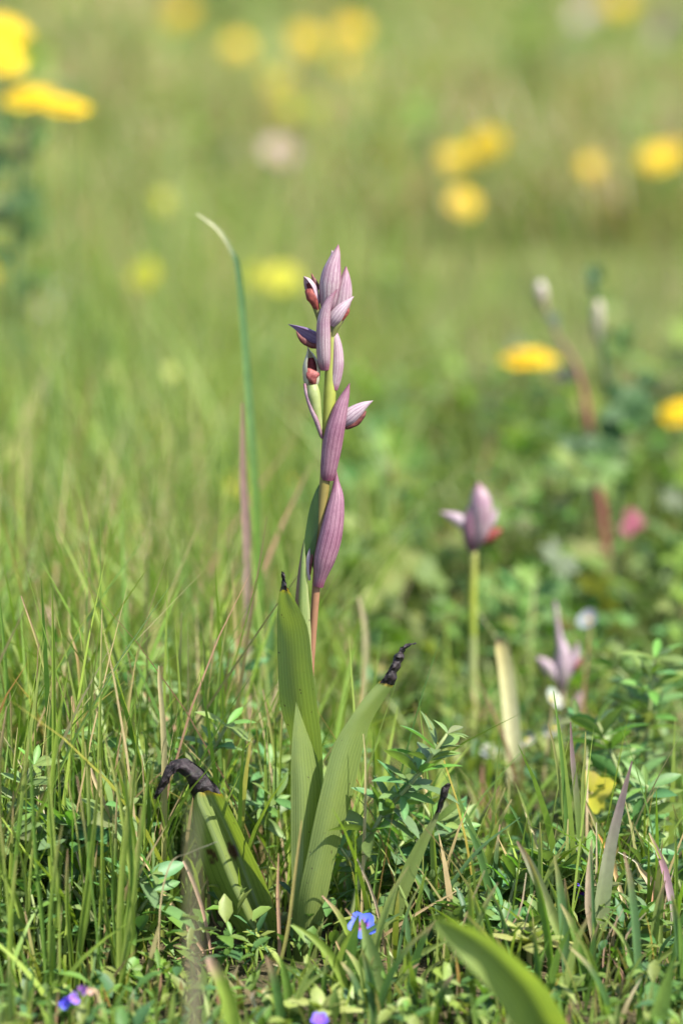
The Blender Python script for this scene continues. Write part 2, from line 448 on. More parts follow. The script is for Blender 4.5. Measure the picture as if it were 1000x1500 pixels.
def ground_cover():
    """tiny oval herb leaves close to the soil"""
    N = 17000
    x = RNG.uniform(-0.28, 0.28, N); y = RNG.uniform(-0.17, 0.40, N)
    cl = patch(x, y, 22, 1.0)
    k = RNG.random(N) < np.clip(0.5+1.4*cl, 0.1, 1); x, y = x[k], y[k]; N = len(x)
    z = ground_np(x, y)+RNG.uniform(0.001, 0.026, N)*RNG.random(N)**0.6*np.where(y < -0.03, 0.55, 1.0)+0.002
    L = RNG.uniform(0.004, 0.012, N); wd = L*RNG.uniform(0.22, 0.55, N)
    az = RNG.uniform(0, 2*np.pi, N); el = RNG.normal(0.55, 0.4, N)
    d = np.stack([np.cos(az)*np.cos(el), np.sin(az)*np.cos(el), np.sin(el)], -1)
    s = np.stack([-np.sin(az), np.cos(az), np.zeros(N)], -1)
    nrm = np.cross(d, s)
    p = np.stack([x, y, z], -1)
    t = np.array([0, 0.35, 0.7, 1.0]); pr = np.array([0.12, 0.95, 0.85, 0.06])
    ctr = p[:, None]+d[:, None]*(L[:, None]*t)[..., None]-nrm[:, None]*(L[:, None]*0.18*t*t)[..., None]
    off = s[:, None]*(0.5*wd[:, None]*pr)[..., None]
    lift = nrm[:, None]*(0.25*wd[:, None]*pr)[..., None]
    V = np.stack([ctr-off-lift*np.sign(-1), ctr, ctr+off-lift*np.sign(-1)], 2)      # N,4,3,3
    g = np.array([(0.06, 0.13, 0.03), (0.09, 0.17, 0.03), (0.13, 0.20, 0.045), (0.05, 0.115, 0.04), (0.17, 0.21, 0.05)])[RNG.integers(0, 5, N)]*RNG.uniform(0.75, 1.3, (N, 1))
    col = np.repeat(g, 12, 0)
    b = np.arange(N)[:, None, None]*12+np.arange(3)[None, :, None]*3+np.arange(2)[None, None, :]
    F = np.stack([b, b+1, b+4, b+3], -1).reshape(-1, 4)
    o = build_np('ground_cover', V.reshape(-1, 3), F, M_LEAFLET, col)
    tag(o, 'tiny oval herb leaves carpeting the soil between the grass', 'ground cover', kind='stuff')
ground_cover()

# ------------------------------------------------------------------ the orchid
def make_orchid():
    global LEAN
    LEAN = 0.172
    base = W(432, 1400, 0.0); base.z = ground(base.x, base.y)
    o = thing('orchid', 'tall slender orchid with mauve veined bracts and three upright green leaves, in sharp focus', 'orchid', base)
    # stem
    st = [(433, 1412, 6), (440, 1250, 4), (449, 1100, 3), (455, 975, 3), (463, 860, 2), (471, 760, 1), (476, 700, 0), (480, 640, 0), (483, 575, 0), (485, 520, 1), (487, 460, 2), (488, 410, 2)]
    tube('stem', A(st), [v*S for v in (6, 6, 6, 5.2, 6, 7.5, 7.5, 8.5, 9, 8, 6, 3)], M_PLAIN, o,
         [(0.25, 0.27, 0.08), (0.25, 0.25, 0.08), (0.22, 0.14, 0.06), (0.20, 0.10, 0.055), (0.20, 0.10, 0.05), (0.17, 0.13, 0.035), (0.16, 0.13, 0.03),
          (0.20, 0.21, 0.035), (0.22, 0.24, 0.04), (0.22, 0.24, 0.05), (0.25, 0.28, 0.07), (0.3, 0.2, 0.12)], n=14, rows=90)
    # bracts wrapping the stem
    def bract(ax, hw, mat, phi, a0=-112, a1=112, dep=0.85, rows=34, n=23):
        return shell('bract', ax, [(w, w*dep+1) for w in hw], mat, o, phi=phi, a0=a0, a1=a1, rows=rows, n=n)
    bract([(466, 859, -1), (469, 845, -3), (475, 820, -6), (483, 790, -7), (489, 758, -6), (493, 728, -4), (492.5, 706, -2), (492, 688, -1)],
          [7.5, 9.5, 15.5, 17, 15, 10.5, 4.5, .4], M_BRACT_LOW, 18)
    bract([(479.5, 703, -1), (481, 688, -3), (486, 655, -6), (491, 628, -8), (498, 600, -8), (506, 578, -7), (512, 561, -6)],
          [9, 12, 14.5, 14, 11, 6, .4], M_BRACT_LOW, 8)
    bract([(476, 541, -3), (474, 522, -9), (473.5, 495, -13), (474, 470, -15), (478, 450, -17), (485, 436, -18), (494, 424, -18)],
          [7, 10, 10.5, 9.5, 7, 4, .4], M_BRACT_UP, -6)
    bract([(488.5, 571, 0), (491, 556, 0), (494, 535, 0), (493.5, 512, 1), (490, 492, 2), (487, 478, 3)],
          [6, 8.5, 9.5, 8.5, 6, 1], M_BRACT_UP, 24)
    bract([(479, 458, 2), (481, 440, -2), (483, 418, -4), (485.5, 400, -4), (489, 384, -3), (493, 370, -2), (495.5, 358, -1)],
          [8, 13, 15.5, 14, 10, 5.5, .4], M_BRACT_UP, -8)
    bract([(490, 478, 5), (496, 458, 4), (502, 438, 3), (504.5, 420, 3), (506, 405, 3), (506.5, 390, 4)],
          [8, 12.5, 13, 11, 6.5, .4], M_BRACT_UP, 28)
    shell('bud', [(489, 455, 4), (490, 425, 3), (491, 400, 2), (488, 380, 1), (486, 366, 1)], [5, 8, 8, 5, .4], M_HOOD, o, a0=0, a1=360, n=14, rows=20, phi=0)
    # open flower facing the viewer
    f = tag(bpy.data.objects.new('flower', None)); C.objects.link(f); f.parent = o; f.location = A([(456, 560)], -0.001)[0] - base; f.empty_display_size = .003
    shell('ovary', [(471, 640, 0), (466, 618, -3), (462, 597, -5), (459, 578, -6), (457, 564, -6)], [3, 6, 8.5, 10, 8], M_OVARY, f, a0=0, a1=360, n=16, rows=22, phi=-10)
    shell('bract', [(472, 642, -4), (464, 618, -9), (455, 597, -10), (449, 577, -9), (446, 562, -7)], [2, 3.6, 3.2, 3, 2], M_BRACT_UP, f, a0=-100, a1=100, n=9, rows=20, phi=-30)
    # hood: shell open to the front
    shell('hood', [(456, 571, 0), (456, 562, 0), (456, 548, 0), (455.5, 534, 0), (454, 522, -1), (452, 514, -2), (451, 508, -3)],
          [(3, 3), (10.5, 10), (13, 12), (12, 11), (7, 6), (2.5, 2.5), (.5, .5)], M_HOOD_GREEN, f, a0=32, a1=328, n=24, rows=28, phi=8)
    shell('throat', [(457, 552, 1), (457, 542, 1), (456.5, 532, 1), (455.5, 524, 1)], [(8, 4), (9, 5), (8, 5), (4, 3)], M_THROAT, f, a0=-95, a1=95, n=11, rows=12, phi=8)
    shell('lip', [(457, 541, -3), (457, 545, -8), (457, 552, -10), (458, 558, -9), (459.5, 563, -6), (460, 567, -4)], [(7, 2), (9, 2.5), (9, 3), (5.5, 2.5), (3, 1.5), (.6, .6)], M_LIP_PINK, f, a0=0, a1=360, n=18, rows=18, phi=8, jitter=0.35, seed=3)
    # flower above on the left, mouth turned left
    f = tag(bpy.data.objects.new('flower', None)); C.objects.link(f); f.parent = o; f.location = A([(458, 430)], 0)[0] - base; f.empty_display_size = .003
    shell('ovary', [(470, 482, 2), (467, 466, 0), (463, 450, -2), (460, 440, -2)], [2.5, 4, 5.5, 6], M_OVARY_D, f, a0=0, a1=360, n=12, rows=14, phi=0)
    shell('hood', [(463, 446, 0), (459, 434, -1), (455, 422, -1), (450, 412, -2), (445, 405, -3)], [(6, 6), (9, 8), (9, 8), (6, 6), (.5, .5)], M_HOOD, f, a0=45, a1=300, n=20, rows=22, phi=-30)
    shell('throat', [(461, 436, -1), (457, 425, -1), (452, 414, -2)], [(5, 4), (7, 5), (4, 3)], M_THROAT, f, a0=-110, a1=110, n=11, rows=10, phi=-30)
    shell('lip', [(452, 424, -6), (453, 430, -8), (457, 437, -8), (461, 446, -6), (465, 458, -3)], [(4, 3), (7, 4), (7, 4), (5.5, 3.5), (2, 1.5)], M_LIP, f, a0=0, a1=360, n=16, rows=16, phi=-20, jitter=0.4, seed=5)
    shell('petal', [(466, 425, 3), (461, 414, 3), (456, 400, 3)], [5, 4.5, .4], M_LIP_DARK, f, a0=-70, a1=70, n=9, rows=12, phi=0)
    # hood reaching left, the spike's shadow painted in as bluish violet
    f = tag(bpy.data.objects.new('flower', None)); C.objects.link(f); f.parent = o; f.location = A([(462, 497)], 0)[0] - base; f.empty_display_size = .003
    shell('hood', [(470, 499, 2), (458, 494, 1), (446, 487, 0), (434, 480, -1), (422, 475, -2)], [(9, 9), (9.5, 9), (8, 8), (3.5, 4), (.4, .4)], M_HOOD_SHADED, f, a0=-125, a1=125, n=18, rows=26, phi=170)
    shell('lip', [(466, 507, 0), (455, 505, -2), (446, 500, -3), (439, 494, -3), (434, 485, -2)], [(4, 3), (4.5, 3), (4.5, 3), (3, 2), (.5, .5)], M_LIP_DARK, f, a0=0, a1=360, n=12, rows=18, phi=0, jitter=0.4, seed=8)
    # upper right flower
    f = tag(bpy.data.objects.new('flower', None)); C.objects.link(f); f.parent = o; f.location = A([(490, 480)], -0.001)[0] - base; f.empty_display_size = .003
    shell('ovary', [(483, 502, -1), (488, 489, -2), (493, 476, -3), (498, 466, -3)], [3, 4.5, 6, 6], M_OVARY_D, f, a0=0, a1=360, n=12, rows=14, phi=0)
    shell('hood', [(484, 476, -6), (490, 466, -8), (498, 455, -9), (507, 445, -8), (518, 434, -6)], [(6, 5), (10, 8), (9, 8), (5.5, 5), (.4, .4)], M_HOOD, f, a0=-120, a1=110, n=20, rows=26, phi=-12)
    shell('lip', [(493, 473, -4), (500, 466, -5), (506, 459, -5), (508.5, 453, -5), (508, 446, -5)], [(4, 3), (5, 3.5), (4.5, 3.5), (3, 2.5), (.4, .4)], M_LIP, f, a0=0, a1=360, n=12, rows=16, phi=10, jitter=0.4, seed=2)
    # lower right flower
    f = tag(bpy.data.objects.new('flower', None)); C.objects.link(f); f.parent = o; f.location = A([(500, 625)], 0)[0] - base; f.empty_display_size = .003
    shell('ovary', [(488, 650, 2), (495, 636, 3), (502, 624, 3), (508, 616, 3)], [3, 5, 6, 7], M_OVARY_D, f, a0=0, a1=360, n=12, rows=14, phi=0)
    shell('hood', [(501, 620, 2), (511, 611, 0), (522, 602, -1), (533, 594, -1), (546, 587, -1)], [(8, 7), (12, 9), (10, 8), (6, 5), (.4, .4)], M_HOOD, f, a0=-125, a1=100, n=20, rows=26, phi=-6)
    shell('lip', [(506, 627, 1), (514, 623, 0), (523, 617, 0), (531, 609, 0), (536, 602, 0)], [(3, 2.5), (5, 3.5), (5.5, 3.5), (4, 3), (.6, .6)], M_LIP_DARK, f, a0=0, a1=360, n=12, rows=16, phi=10, jitter=0.3, seed=4)
    # small spent flower low on the left
    f = tag(bpy.data.objects.new('flower', None)); C.objects.link(f); f.parent = o; f.location = A([(453, 830)], 0.001)[0] - base; f.empty_display_size = .003
    shell('hood', [(453, 850, 3), (451, 832, 2), (452, 815, 1), (454, 802, 1)], [2, 3.2, 3, .4], M_HOOD, f, a0=-120, a1=120, n=10, rows=14, phi=-20)
    shell('lip', [(454, 842, 0), (455, 828, 0), (458, 812, 0), (459, 803, 0)], [1, 2.2, 2, .3], M_LIP_DARK, f, a0=0, a1=360, n=8, rows=12, phi=0)

    # leaves.  Each station is a row of points (px, py, depth in px) across the blade
    LC = (0.165, 0.215, 0.06); dk = (0.085, 0.15, 0.028); lt = (0.20, 0.26, 0.085); ye = (0.42, 0.26, 0.03); br = (0.08, 0.04, 0.02)
    # green bract-like leaf hugging the stem, colour darkened to paint in its shade
    ribbon('bract', [[(463, 838, 8), (460, 838, 4), (466, 838, 2)], [(447, 812, 4), (455, 815, 0), (462, 812, -4)], [(445.5, 795, 5), (455, 797, 0), (463, 795, -6)], [(449, 768, 6), (457, 769, 1), (466, 770, -6)],
                     [(454, 742, 5), (459, 742, 1), (466.5, 745, -4)], [(461, 722, 2), (463, 722, 0), (466.5, 722, -2)], [(467, 710, 0), (467.5, 710, 0), (468, 710, 0)]], M_OLEAF, o,
           col=(0.05, 0.10, 0.02), rows=26, cols=9)
    # narrow sheath round the lower stem
    def sh(u, v): return mixc(mixc((0.16, 0.09, 0.10), lt, sst(0.22, 0.42, u)), (0.33, 0.36, 0.15), sst(0.8, 0.95, u))
    ribbon('sheath', [[(436, 1040, 6), (446, 1040, -6), (459, 1040, -2)], [(432, 960, 6), (443, 960, -6), (457, 960, -2)], [(431, 900, 5), (441, 900, -6), (454, 900, -2)], [(435, 850, 4), (442, 850, -4), (450, 850, -2)],
                      [(440, 815, 3), (443, 815, -1), (447, 815, -1)], [(445, 790, 2), (445.5, 790, 1), (446, 790, 0)]], M_OLEAF, o, col=sh, rows=30, cols=13)
    # upright leaf: lower half shows its inner lit face, upper half its outer face
    def c1(u, v):
        c = LC
        return mixc(c, mixc(ye, br, sst(.97, 1, v)), sst(0.93, 0.99, v)*(0.4+0.6*u))
    lf1 = ribbon('leaf', [[(436, 1320, 4), (448, 1320, -4), (462, 1320, -20)], [(436, 1230, 8), (452, 1230, -4), (468, 1230, -26)], [(432, 1150, 12), (450, 1150, -4), (473, 1150, -32)],
                    [(426, 1090, 14), (444, 1090, -4), (471, 1090, -38)], [(412, 1040, 12), (436, 1035, -6), (464, 1035, -40)], [(407, 985, 8), (430, 980, -10), (458, 980, -40)],
                    [(405, 925, 2), (426, 922, -14), (451, 922, -38)], [(407, 885, -6), (419, 884, -18), (436, 888, -34)], [(411, 858, -16), (415, 858, -22), (421, 861, -28)]],
           M_OLEAF, o, col=c1, rows=70, cols=19, wav=3, seed=1.3)
    lf = ribbon('leaf', [[(431, 1415, -7), (440, 1415, -13), (455, 1415, -3)], [(428, 1320, -40), (442, 1320, -44), (462, 1320, -28)], [(426, 1230, -42), (446, 1230, -44), (470, 1230, -24)], [(426, 1160, -42), (446, 1160, -42), (474, 1160, -22)],
                    [(427, 1100, -42), (442, 1105, -40), (470, 1128, -24)], [(430, 1060, -40), (440, 1070, -38), (457, 1092, -28)], [(433.5, 1028, -36), (434, 1029, -36), (435, 1031, -36)]],
           M_OLEAF, o, col=lambda u, v: LC, rows=60, cols=17, wav=1.5, seed=4.1)
    ribbon('withered_tip', [[(410, 866, -16), (415, 864, -24), (425, 868, -29)], [(411.5, 856, -17), (415, 855, -26), (420, 858, -28)], [(413, 846, -20), (415, 846, -25), (418, 849, -26)], [(413, 838, -22), (414, 837, -22), (415, 838, -22)]],
           M_WITHER, lf1, rows=24, cols=9, wav=3, seed=2.2, crumple=4, crumple_f=6)
    # leaf leaning right
    def c2(u, v):
        c = mixc(LC, (0.145, 0.195, 0.055), sst(0.45, 0.95, v))
        return mixc(c, mixc(ye, br, sst(.975, 1, v)), sst(0.955, 0.995, v))
    lf2 = ribbon('leaf', [[(430, 1415, -18), (446, 1415, -24), (464, 1415, -10)], [(436, 1320, -50), (456, 1322, -56), (478, 1318, -36)], [(452, 1240, -58), (474, 1240, -60), (497, 1232, -36)], [(468, 1165, -60), (490, 1168, -60), (516, 1165, -34)],
                    [(487, 1095, -56), (507, 1100, -56), (529, 1108, -32)], [(513, 1050, -50), (527, 1056, -48), (541, 1062, -30)], [(541, 1014, -42), (551, 1021, -40), (563, 1024, -28)], [(557, 997, -38), (566, 1000, -34), (577, 1002, -28)]],
           M_OLEAF, o, col=c2, rows=70, cols=19, wav=2.5, seed=6.6)
    ribbon('withered_tip', [[(556, 1000, -38), (566, 1003, -36), (578, 1004, -28)], [(567, 984, -36), (573, 987, -42), (581, 990, -28)], [(573, 972, -34), (579, 973, -38), (586, 976, -26)], [(577, 962, -32), (583, 962, -38), (591, 963, -26)],
                            [(584, 951, -30), (587, 952, -33), (592, 955, -26)], [(594, 944, -28), (596, 946, -30), (597, 948, -27)], [(608, 941, -27), (608, 941.5, -27), (608, 942, -27)]], M_WITHER, lf2, rows=50, cols=13, wav=3, seed=9.1, crumple=4.5, crumple_f=8)
    # folded leaf leaning left with black drooping tip
    def c0(u, v):
        c = LC
        c = mixc(c, ye, sst(0.86, 0.93, v)*sst(0.3, 0.6, u)*0.9)
        c = mixc(c, br, sst(0.955, 0.99, v))
        c = mixc(c, (0.04, 0.02, 0.02), (1-sst(0.0, 0.07, u))*sst(0.6, 0.75, v))
        c = mixc(c, (0.05, 0.02, 0.02), (1-sst(0.6, 1.3, ((u-0.57)/0.09)**2+((v-0.565)/0.032)**2+1.5*noise.noise((u*13, v*38, 1.5)))))
        c = mixc(c, (0.05, 0.02, 0.02), (1-sst(0.6, 1.3, ((u-0.21)/0.10)**2+((v-0.545)/0.026)**2+1.5*noise.noise((u*13, v*38, 5.5)))))
        return c
    lf0 = ribbon('leaf', [[(396, 1428, 4), (402, 1428, -4), (410, 1428, 4), (420, 1428, -4)], [(372, 1400, 14), (391, 1402, -10), (404, 1400, 8), (416, 1395, -14)], [(340, 1350, 26), (366, 1350, -10), (386, 1347, 14), (406, 1345, -18)], [(308, 1295, 30), (342, 1300, -10), (366, 1296, 18), (389, 1293, -18)],
                    [(291, 1245, 28), (320, 1245, -10), (347, 1243, 18), (367, 1245, -16)], [(283, 1205, 20), (302, 1202, -10), (328, 1200, 14), (347, 1204, -14)], [(283, 1172, 12), (290, 1172, -8), (312, 1168, 8), (331, 1172, -8)], [(287, 1155, 4), (292, 1154, -4), (306, 1151, 2), (319, 1154, -4)]],
           M_OLEAF, o, col=c0, rows=80, cols=29, wav=2, seed=3.3)
    ribbon('withered_tip', [[(283, 1172, 6), (297, 1162, -8), (312, 1160, -4), (325, 1162, -4)], [(279, 1158, 4), (291, 1150, -14), (303, 1145, -4), (317, 1148, -2)], [(276, 1148, -2), (284, 1140, -14), (292, 1132, -4), (302, 1134, 0)],
                            [(266, 1134, -6), (271, 1126, -14), (278, 1116, -2), (288, 1120, 2)], [(259, 1129, -8), (260, 1122, -10), (263, 1113, -4), (270, 1110, 2)], [(252, 1136, -8), (249, 1131, -12), (246, 1124, -8), (250, 1118, -2)],
                            [(246, 1148, -8), (242, 1145, -14), (238, 1140, -10), (240, 1134, -4)], [(236, 1160, -8), (234, 1158, -12), (231, 1158, -10), (231, 1154, -6)], [(228, 1170, -6), (227.5, 1169.5, -6), (227, 1169, -6), (226.5, 1168, -6)]],
           M_WITHER, lf0, rows=70, cols=19, wav=7, seed=5.7, crumple=4.5, crumple_f=6)
    LEAN = 0.0
M_HOOD_GREEN = mat_bract('hood_pale_green', (0.42, 0.42, 0.26), (0.33, 0.34, 0.19), (0.24, 0.20, 0.13), (0.48, 0.45, 0.34), 7)
make_orchid()

# ------------------------------------------------------------------ blades and leaves one can pick out
def blade(name, label, cat, pts, w, y, c0, c1, yaw=0.0, fold=0.35, group=None, mat=None, dy=None, rows=26, curl=0.0):
    """a single grass leaf: pts are photo pixels from foot to tip at depth y; it is rooted in the ground below its first point"""
    P = [W(p[0], p[1], y + (dy[i] if dy else 0)) for i, p in enumerate(pts)]
    foot = P[0].copy(); g = ground(foot.x, foot.y)
    if foot.z > g + 0.002:
        d = (P[0]-P[1]); d.z = 0
        foot = P[0] + d*0.3; foot.z = ground(foot.x, foot.y) - 0.002
        P = [foot] + P; w = [w[0]*0.8] + list(w)
    else: P[0].z = g-0.002
    sc = lambda p: S
    ax = catmull(P, rows); ww = lerp1(w, rows)
    V, UV, col = [], [], []
    for i in range(rows):
        t = (ax[min(i+1, rows-1)]-ax[max(i-1, 0)]).normalized()
        ya = yaw + curl*i/(rows-1)
        h = Vector((math.cos(ya), math.sin(ya), 0)); s = (h - t*h.dot(t)).normalized(); n = t.cross(s)
        hw = max(ww[i], 0.3)*0.5*S
        for j, (a, f) in enumerate(((-1, 0), (-.5, .62), (0, 1), (.5, .62), (1, 0))):
            V.append(ax[i] + s*(hw*a) + n*(hw*fold*f)); UV.append((j/4, i/(rows-1))); 
            q = i/(rows-1)
            if isinstance(c0[0], tuple):
                z = q*(len(c0)-1); k = min(int(z), len(c0)-2); cc = mixc(c0[k], c0[k+1], z-k)
            else: cc = mixc(c0, c1, q**1.3)
            col.append(tuple(x*(0.85 if j == 2 else 1.0) for x in cc))
    root = Vector(V[2])
    o = build(name, V, grid_faces(rows, 5), mat or M_GRASS, None, loc=root, uv=UV, col=col)
    return tag(o, label, cat, group)

YG = (0.17, 0.24, 0.035); MG = (0.10, 0.18, 0.03); BG = (0.085, 0.16, 0.06); DG = (0.05, 0.11, 0.025)
STR = (0.42, 0.33, 0.17); PNK = (0.38, 0.22, 0.16); PUR = (0.20, 0.14, 0.15); GRY = (0.19, 0.20, 0.12)
PALE = (0.27, 0.31, 0.12)
blade('tall_grass_shoot', 'tall blue-green grass blade whose pale dry tip bends over, left of the orchid spike', 'grass blade',
      [(378, 1010), (380, 860), (374, 720), (366, 600), (357, 480), (349, 395), (338, 365), (318, 335), (288, 313)], [15, 15, 15, 15, 14, 12, 8, 7, 2], 0.18,
      [MG, MG, MG, (0.10, 0.18, 0.06), (0.09, 0.17, 0.06), (0.06, 0.12, 0.045), (0.3, 0.3, 0.17), (0.34, 0.33, 0.2)], None, 0.5, rows=50)
blade('dry_grass_shoot', 'dull purple-brown grass blade standing beside the tall blue-green blade', 'grass blade',
      [(364, 1000), (362, 850), (361, 780), (356, 690), (355, 590)], [10, 14, 15, 12, 3], 0.16, [(0.16, 0.18, 0.06), (0.24, 0.17, 0.14), (0.24, 0.15, 0.14), (0.26, 0.16, 0.13)], None, 0.4)
blade('grass_shoot', 'broad purple-grey grass blade with pointed tip, right of the twin pink stalk', 'grass blade',
      [(868, 1440), (874, 1390), (882, 1320), (893, 1245), (908, 1180), (925, 1115)], [10, 22, 25, 19, 13, 2], -0.005, [PALE, (0.24, 0.3, 0.13), (0.24, 0.28, 0.14), (0.24, 0.23, 0.17), (0.19, 0.14, 0.15), (0.2, 0.13, 0.13)], None, 0.25, 0.3, rows=34)
blade('grass_shoot', 'narrow dark purple grass blade standing straight in the tuft beside the yellow leaf', 'grass blade',
      [(860, 1370), (852, 1270), (845, 1180), (838, 1110), (835, 1058)], [8, 12, 12, 9, 2], 0.03, [MG, MG, (0.12, 0.16, 0.05), PUR, (0.17, 0.1, 0.1)], None, 0.6, 0.5)
blade('grass_shoot', 'thin deep green grass blade, tallest of the tuft beside the yellow leaf', 'grass blade',
      [(836, 1400), (832, 1260), (826, 1160), (819, 1080), (810, 1012)], [5, 7, 7, 5, 1.5], 0.02, DG, MG, 0.5)
blade('grass_shoot', 'thin arching grass blade with brown tip in the tuft beside the yellow leaf', 'grass blade',
      [(834, 1390), (828, 1230), (818, 1140), (810, 1090), (802, 1060)], [5, 6, 6, 4, 1.5], 0.03, MG, (0.2, 0.16, 0.07), 0.5)
blade('grass_shoot', 'thin yellowish grass blade curving right in the tuft beside the yellow leaf', 'grass blade',
      [(848, 1390), (852, 1260), (853, 1150), (856, 1110), (857, 1072)], [5, 6, 6, 4, 1.5], 0.025, MG, (0.26, 0.24, 0.08), 0.5)
blade('dry_grass_shoot', 'pale pinkish dry grass stalk standing upright against the broad purple-grey blade', 'grass stalk',
      [(870, 1482), (869, 1440), (868, 1380), (862, 1330), (863, 1280), (866, 1230)], [7, 8, 7, 12, 11, 2], -0.012, [(0.33, 0.18, 0.15), (0.36, 0.2, 0.17), (0.25, 0.22, 0.10), (0.36, 0.28, 0.2), (0.4, 0.3, 0.22), STR], None, 0.1, 0.4)
blade('dry_grass_shoot', 'brown dry stalk leaning right, crossing the foot of the pinkish stalk', 'grass stalk',
      [(868, 1478), (880, 1440), (893, 1400), (898, 1370), (905, 1335)], [6, 7, 7, 5, 2], -0.014, PNK, (0.36, 0.27, 0.15), 0.1, 0.4)
blade('grass_shoot', 'pink and violet grass blade twisted at its foot, by the orange dry bract', 'grass blade',
      [(987, 1400), (986, 1345), (981, 1310), (973, 1275), (962, 1245), (950, 1220)], [8, 11, 12, 11, 7, 2], 0.0, [PALE, (0.3, 0.28, 0.2), (0.36, 0.25, 0.28), (0.34, 0.18, 0.24), (0.30, 0.2, 0.16), STR], None, 0.3, 0.4)
blade('dry_leaf', 'orange and straw dry blade leaning between the purple-grey blade and the green tuft', 'dry leaf',
      [(935, 1372), (920, 1340), (908, 1305), (899, 1275), (886, 1240), (876, 1222)], [4, 7, 7, 7, 6, 2], 0.01, [STR, (0.45, 0.38, 0.24), (0.5, 0.38, 0.22), (0.45, 0.26, 0.08), (0.40, 0.2, 0.05)], None, 0.3, 0.5, mat=M_DRY)
blade('dry_leaf', 'thin pale withered awn arching over to a small orange dry bract', 'dry leaf',
      [(955, 1400), (958, 1340), (958, 1310), (952, 1292), (938, 1275), (930, 1262), (905, 1248)], [4, 8, 14, 13, 6, 3, 1.5], 0.012, [(0.3, 0.16, 0.07), (0.38, 0.17, 0.07), (0.52, 0.3, 0.18), (0.5, 0.36, 0.26), STR, (0.4, 0.36, 0.26), (0.42, 0.4, 0.3)], None, 0.1, 0.5, mat=M_DRY)
blade('grass_shoot', 'brown-edged grass blade leaning left, crossing in front of the small green rosette', 'grass blade',
      [(862, 1490), (842, 1430), (822, 1372), (800, 1320), (778, 1270), (757, 1232)], [12, 16, 16, 15, 13, 3], -0.03, [MG, YG, (0.18, 0.25, 0.06), (0.22, 0.24, 0.10), GRY, (0.2, 0.13, 0.09)], None, 0.2, 0.45)
blade('orchid_leaf', 'narrow orchid leaf with curled black withered tip, right of the orchid', 'leaf',
      [(566, 1400), (580, 1330), (598, 1280), (618, 1235), (634, 1205), (641, 1188)], [20, 26, 26, 19, 10, 6], -0.005, [(0.2, 0.26, 0.08)]*4+[(0.24, 0.26, 0.12), (0.1, 0.08, 0.05)], None, 0.35, 0.3, rows=34, mat=M_OLEAF)
# its curled black end
def black_end():
    root = None
    for o in C.objects:
        if o.name.startswith('orchid_leaf'): root = o
    V, F, UV = ribbon_geo([[(637, 1192, 0), (641, 1190, -6), (645, 1190, 0)], [(641, 1178, 0), (646, 1176, -7), (650, 1176, 0)], [(644, 1164, -2), (650, 1164, -8), (655, 1163, -2)], [(646, 1155, -4), (652, 1152, -8), (660, 1150, -3)], [(652, 1149, -4), (655, 1147, -5), (658, 1147, -4)]], 24, 9, -0.005, 5, 3)
    build('withered_tip', V, F, M_WITHER, root, loc=V[0], uv=UV)
black_end()
blade('cream_leaf', 'withered cream-yellow orchid leaf with black tip behind the yellow leaf and white flowers', 'leaf',
      [(756, 1180), (754, 1130), (750, 1070), (743, 1000), (735, 950), (729, 935)], [24, 28, 28, 27, 24, 10], 0.17, [(0.45, 0.45, 0.22), (0.5, 0.5, 0.27), (0.55, 0.52, 0.30), (0.52, 0.48, 0.24), (0.45, 0.38, 0.16), (0.05, 0.03, 0.03)], None, 0.1, 0.35, mat=M_DRY, rows=34)
blade('grass_shoot', 'broad green leaf blade split by a slit, standing under the blue flower', 'grass blade',
      [(578, 1560), (568, 1500), (556, 1450), (543, 1400), (529, 1345)], [32, 34, 32, 24, 3], -0.045, [(0.16, 0.24, 0.07), (0.17, 0.25, 0.08), (0.17, 0.25, 0.08), (0.2, 0.27, 0.09)], None, 0.15, 0.4, rows=30)
blade('grass_shoot', 'deep green leaf blade touching the blue flower', 'grass blade',
      [(494, 1490), (502, 1450), (512, 1400), (520, 1360), (525, 1340)], [18, 24, 22, 14, 3], -0.04, DG, (0.07, 0.14, 0.02), 0.6, 0.3)
blade('broad_leaf', 'large soft green leaf blade arching left in front of the turf, out of focus', 'leaf',
      [(830, 1600), (800, 1520), (770, 1465), (730, 1420), (690, 1385), (655, 1360), (634, 1348)], [62, 66, 62, 54, 44, 28, 6], -0.13, [(0.18, 0.235, 0.07), (0.19, 0.245, 0.07), (0.20, 0.26, 0.08), (0.20, 0.26, 0.08), (0.16, 0.22, 0.07)], None, 0.25, 0.7, rows=34, mat=M_OLEAF,
      dy=[0.03, 0.02, 0.01, 0, -0.005, -0.01, -0.012])
blade('grass_stalk', 'very soft grey-brown grass stalk close in front, crossing the folded leaf', 'grass stalk',
      [(286, 1560), (285, 1420), (283, 1330), (284, 1240), (286, 1180)], [16, 13, 9, 8, 4], -0.27, [(0.13, 0.16, 0.06), (0.2, 0.17, 0.12), (0.17, 0.16, 0.09), (0.19, 0.2, 0.12)], None, 0.3)
blade('grass_shoot', 'soft green blade with pink broken top just in front of the folded leaf', 'grass blade',
      [(352, 1560), (338, 1480), (325, 1440), (312, 1415), (306, 1402)], [20, 20, 18, 15, 8], -0.10, [MG, YG, YG, (0.35, 0.24, 0.16), (0.5, 0.33, 0.27)], None, 0.2, 0.5)
blade('grass_shoot', 'bent green blade with curled pinkish-white tip low beside the folded leaf', 'grass blade',
      [(425, 1520), (412, 1480), (402, 1462), (388, 1452), (378, 1452), (370, 1460), (374, 1475)], [14, 14, 13, 12, 11, 8, 3], -0.06, [MG, MG, YG, (0.26, 0.24, 0.1), (0.45, 0.25, 0.15), (0.5, 0.42, 0.34), (0.5, 0.42, 0.34)], None, 0.3, 0.4)
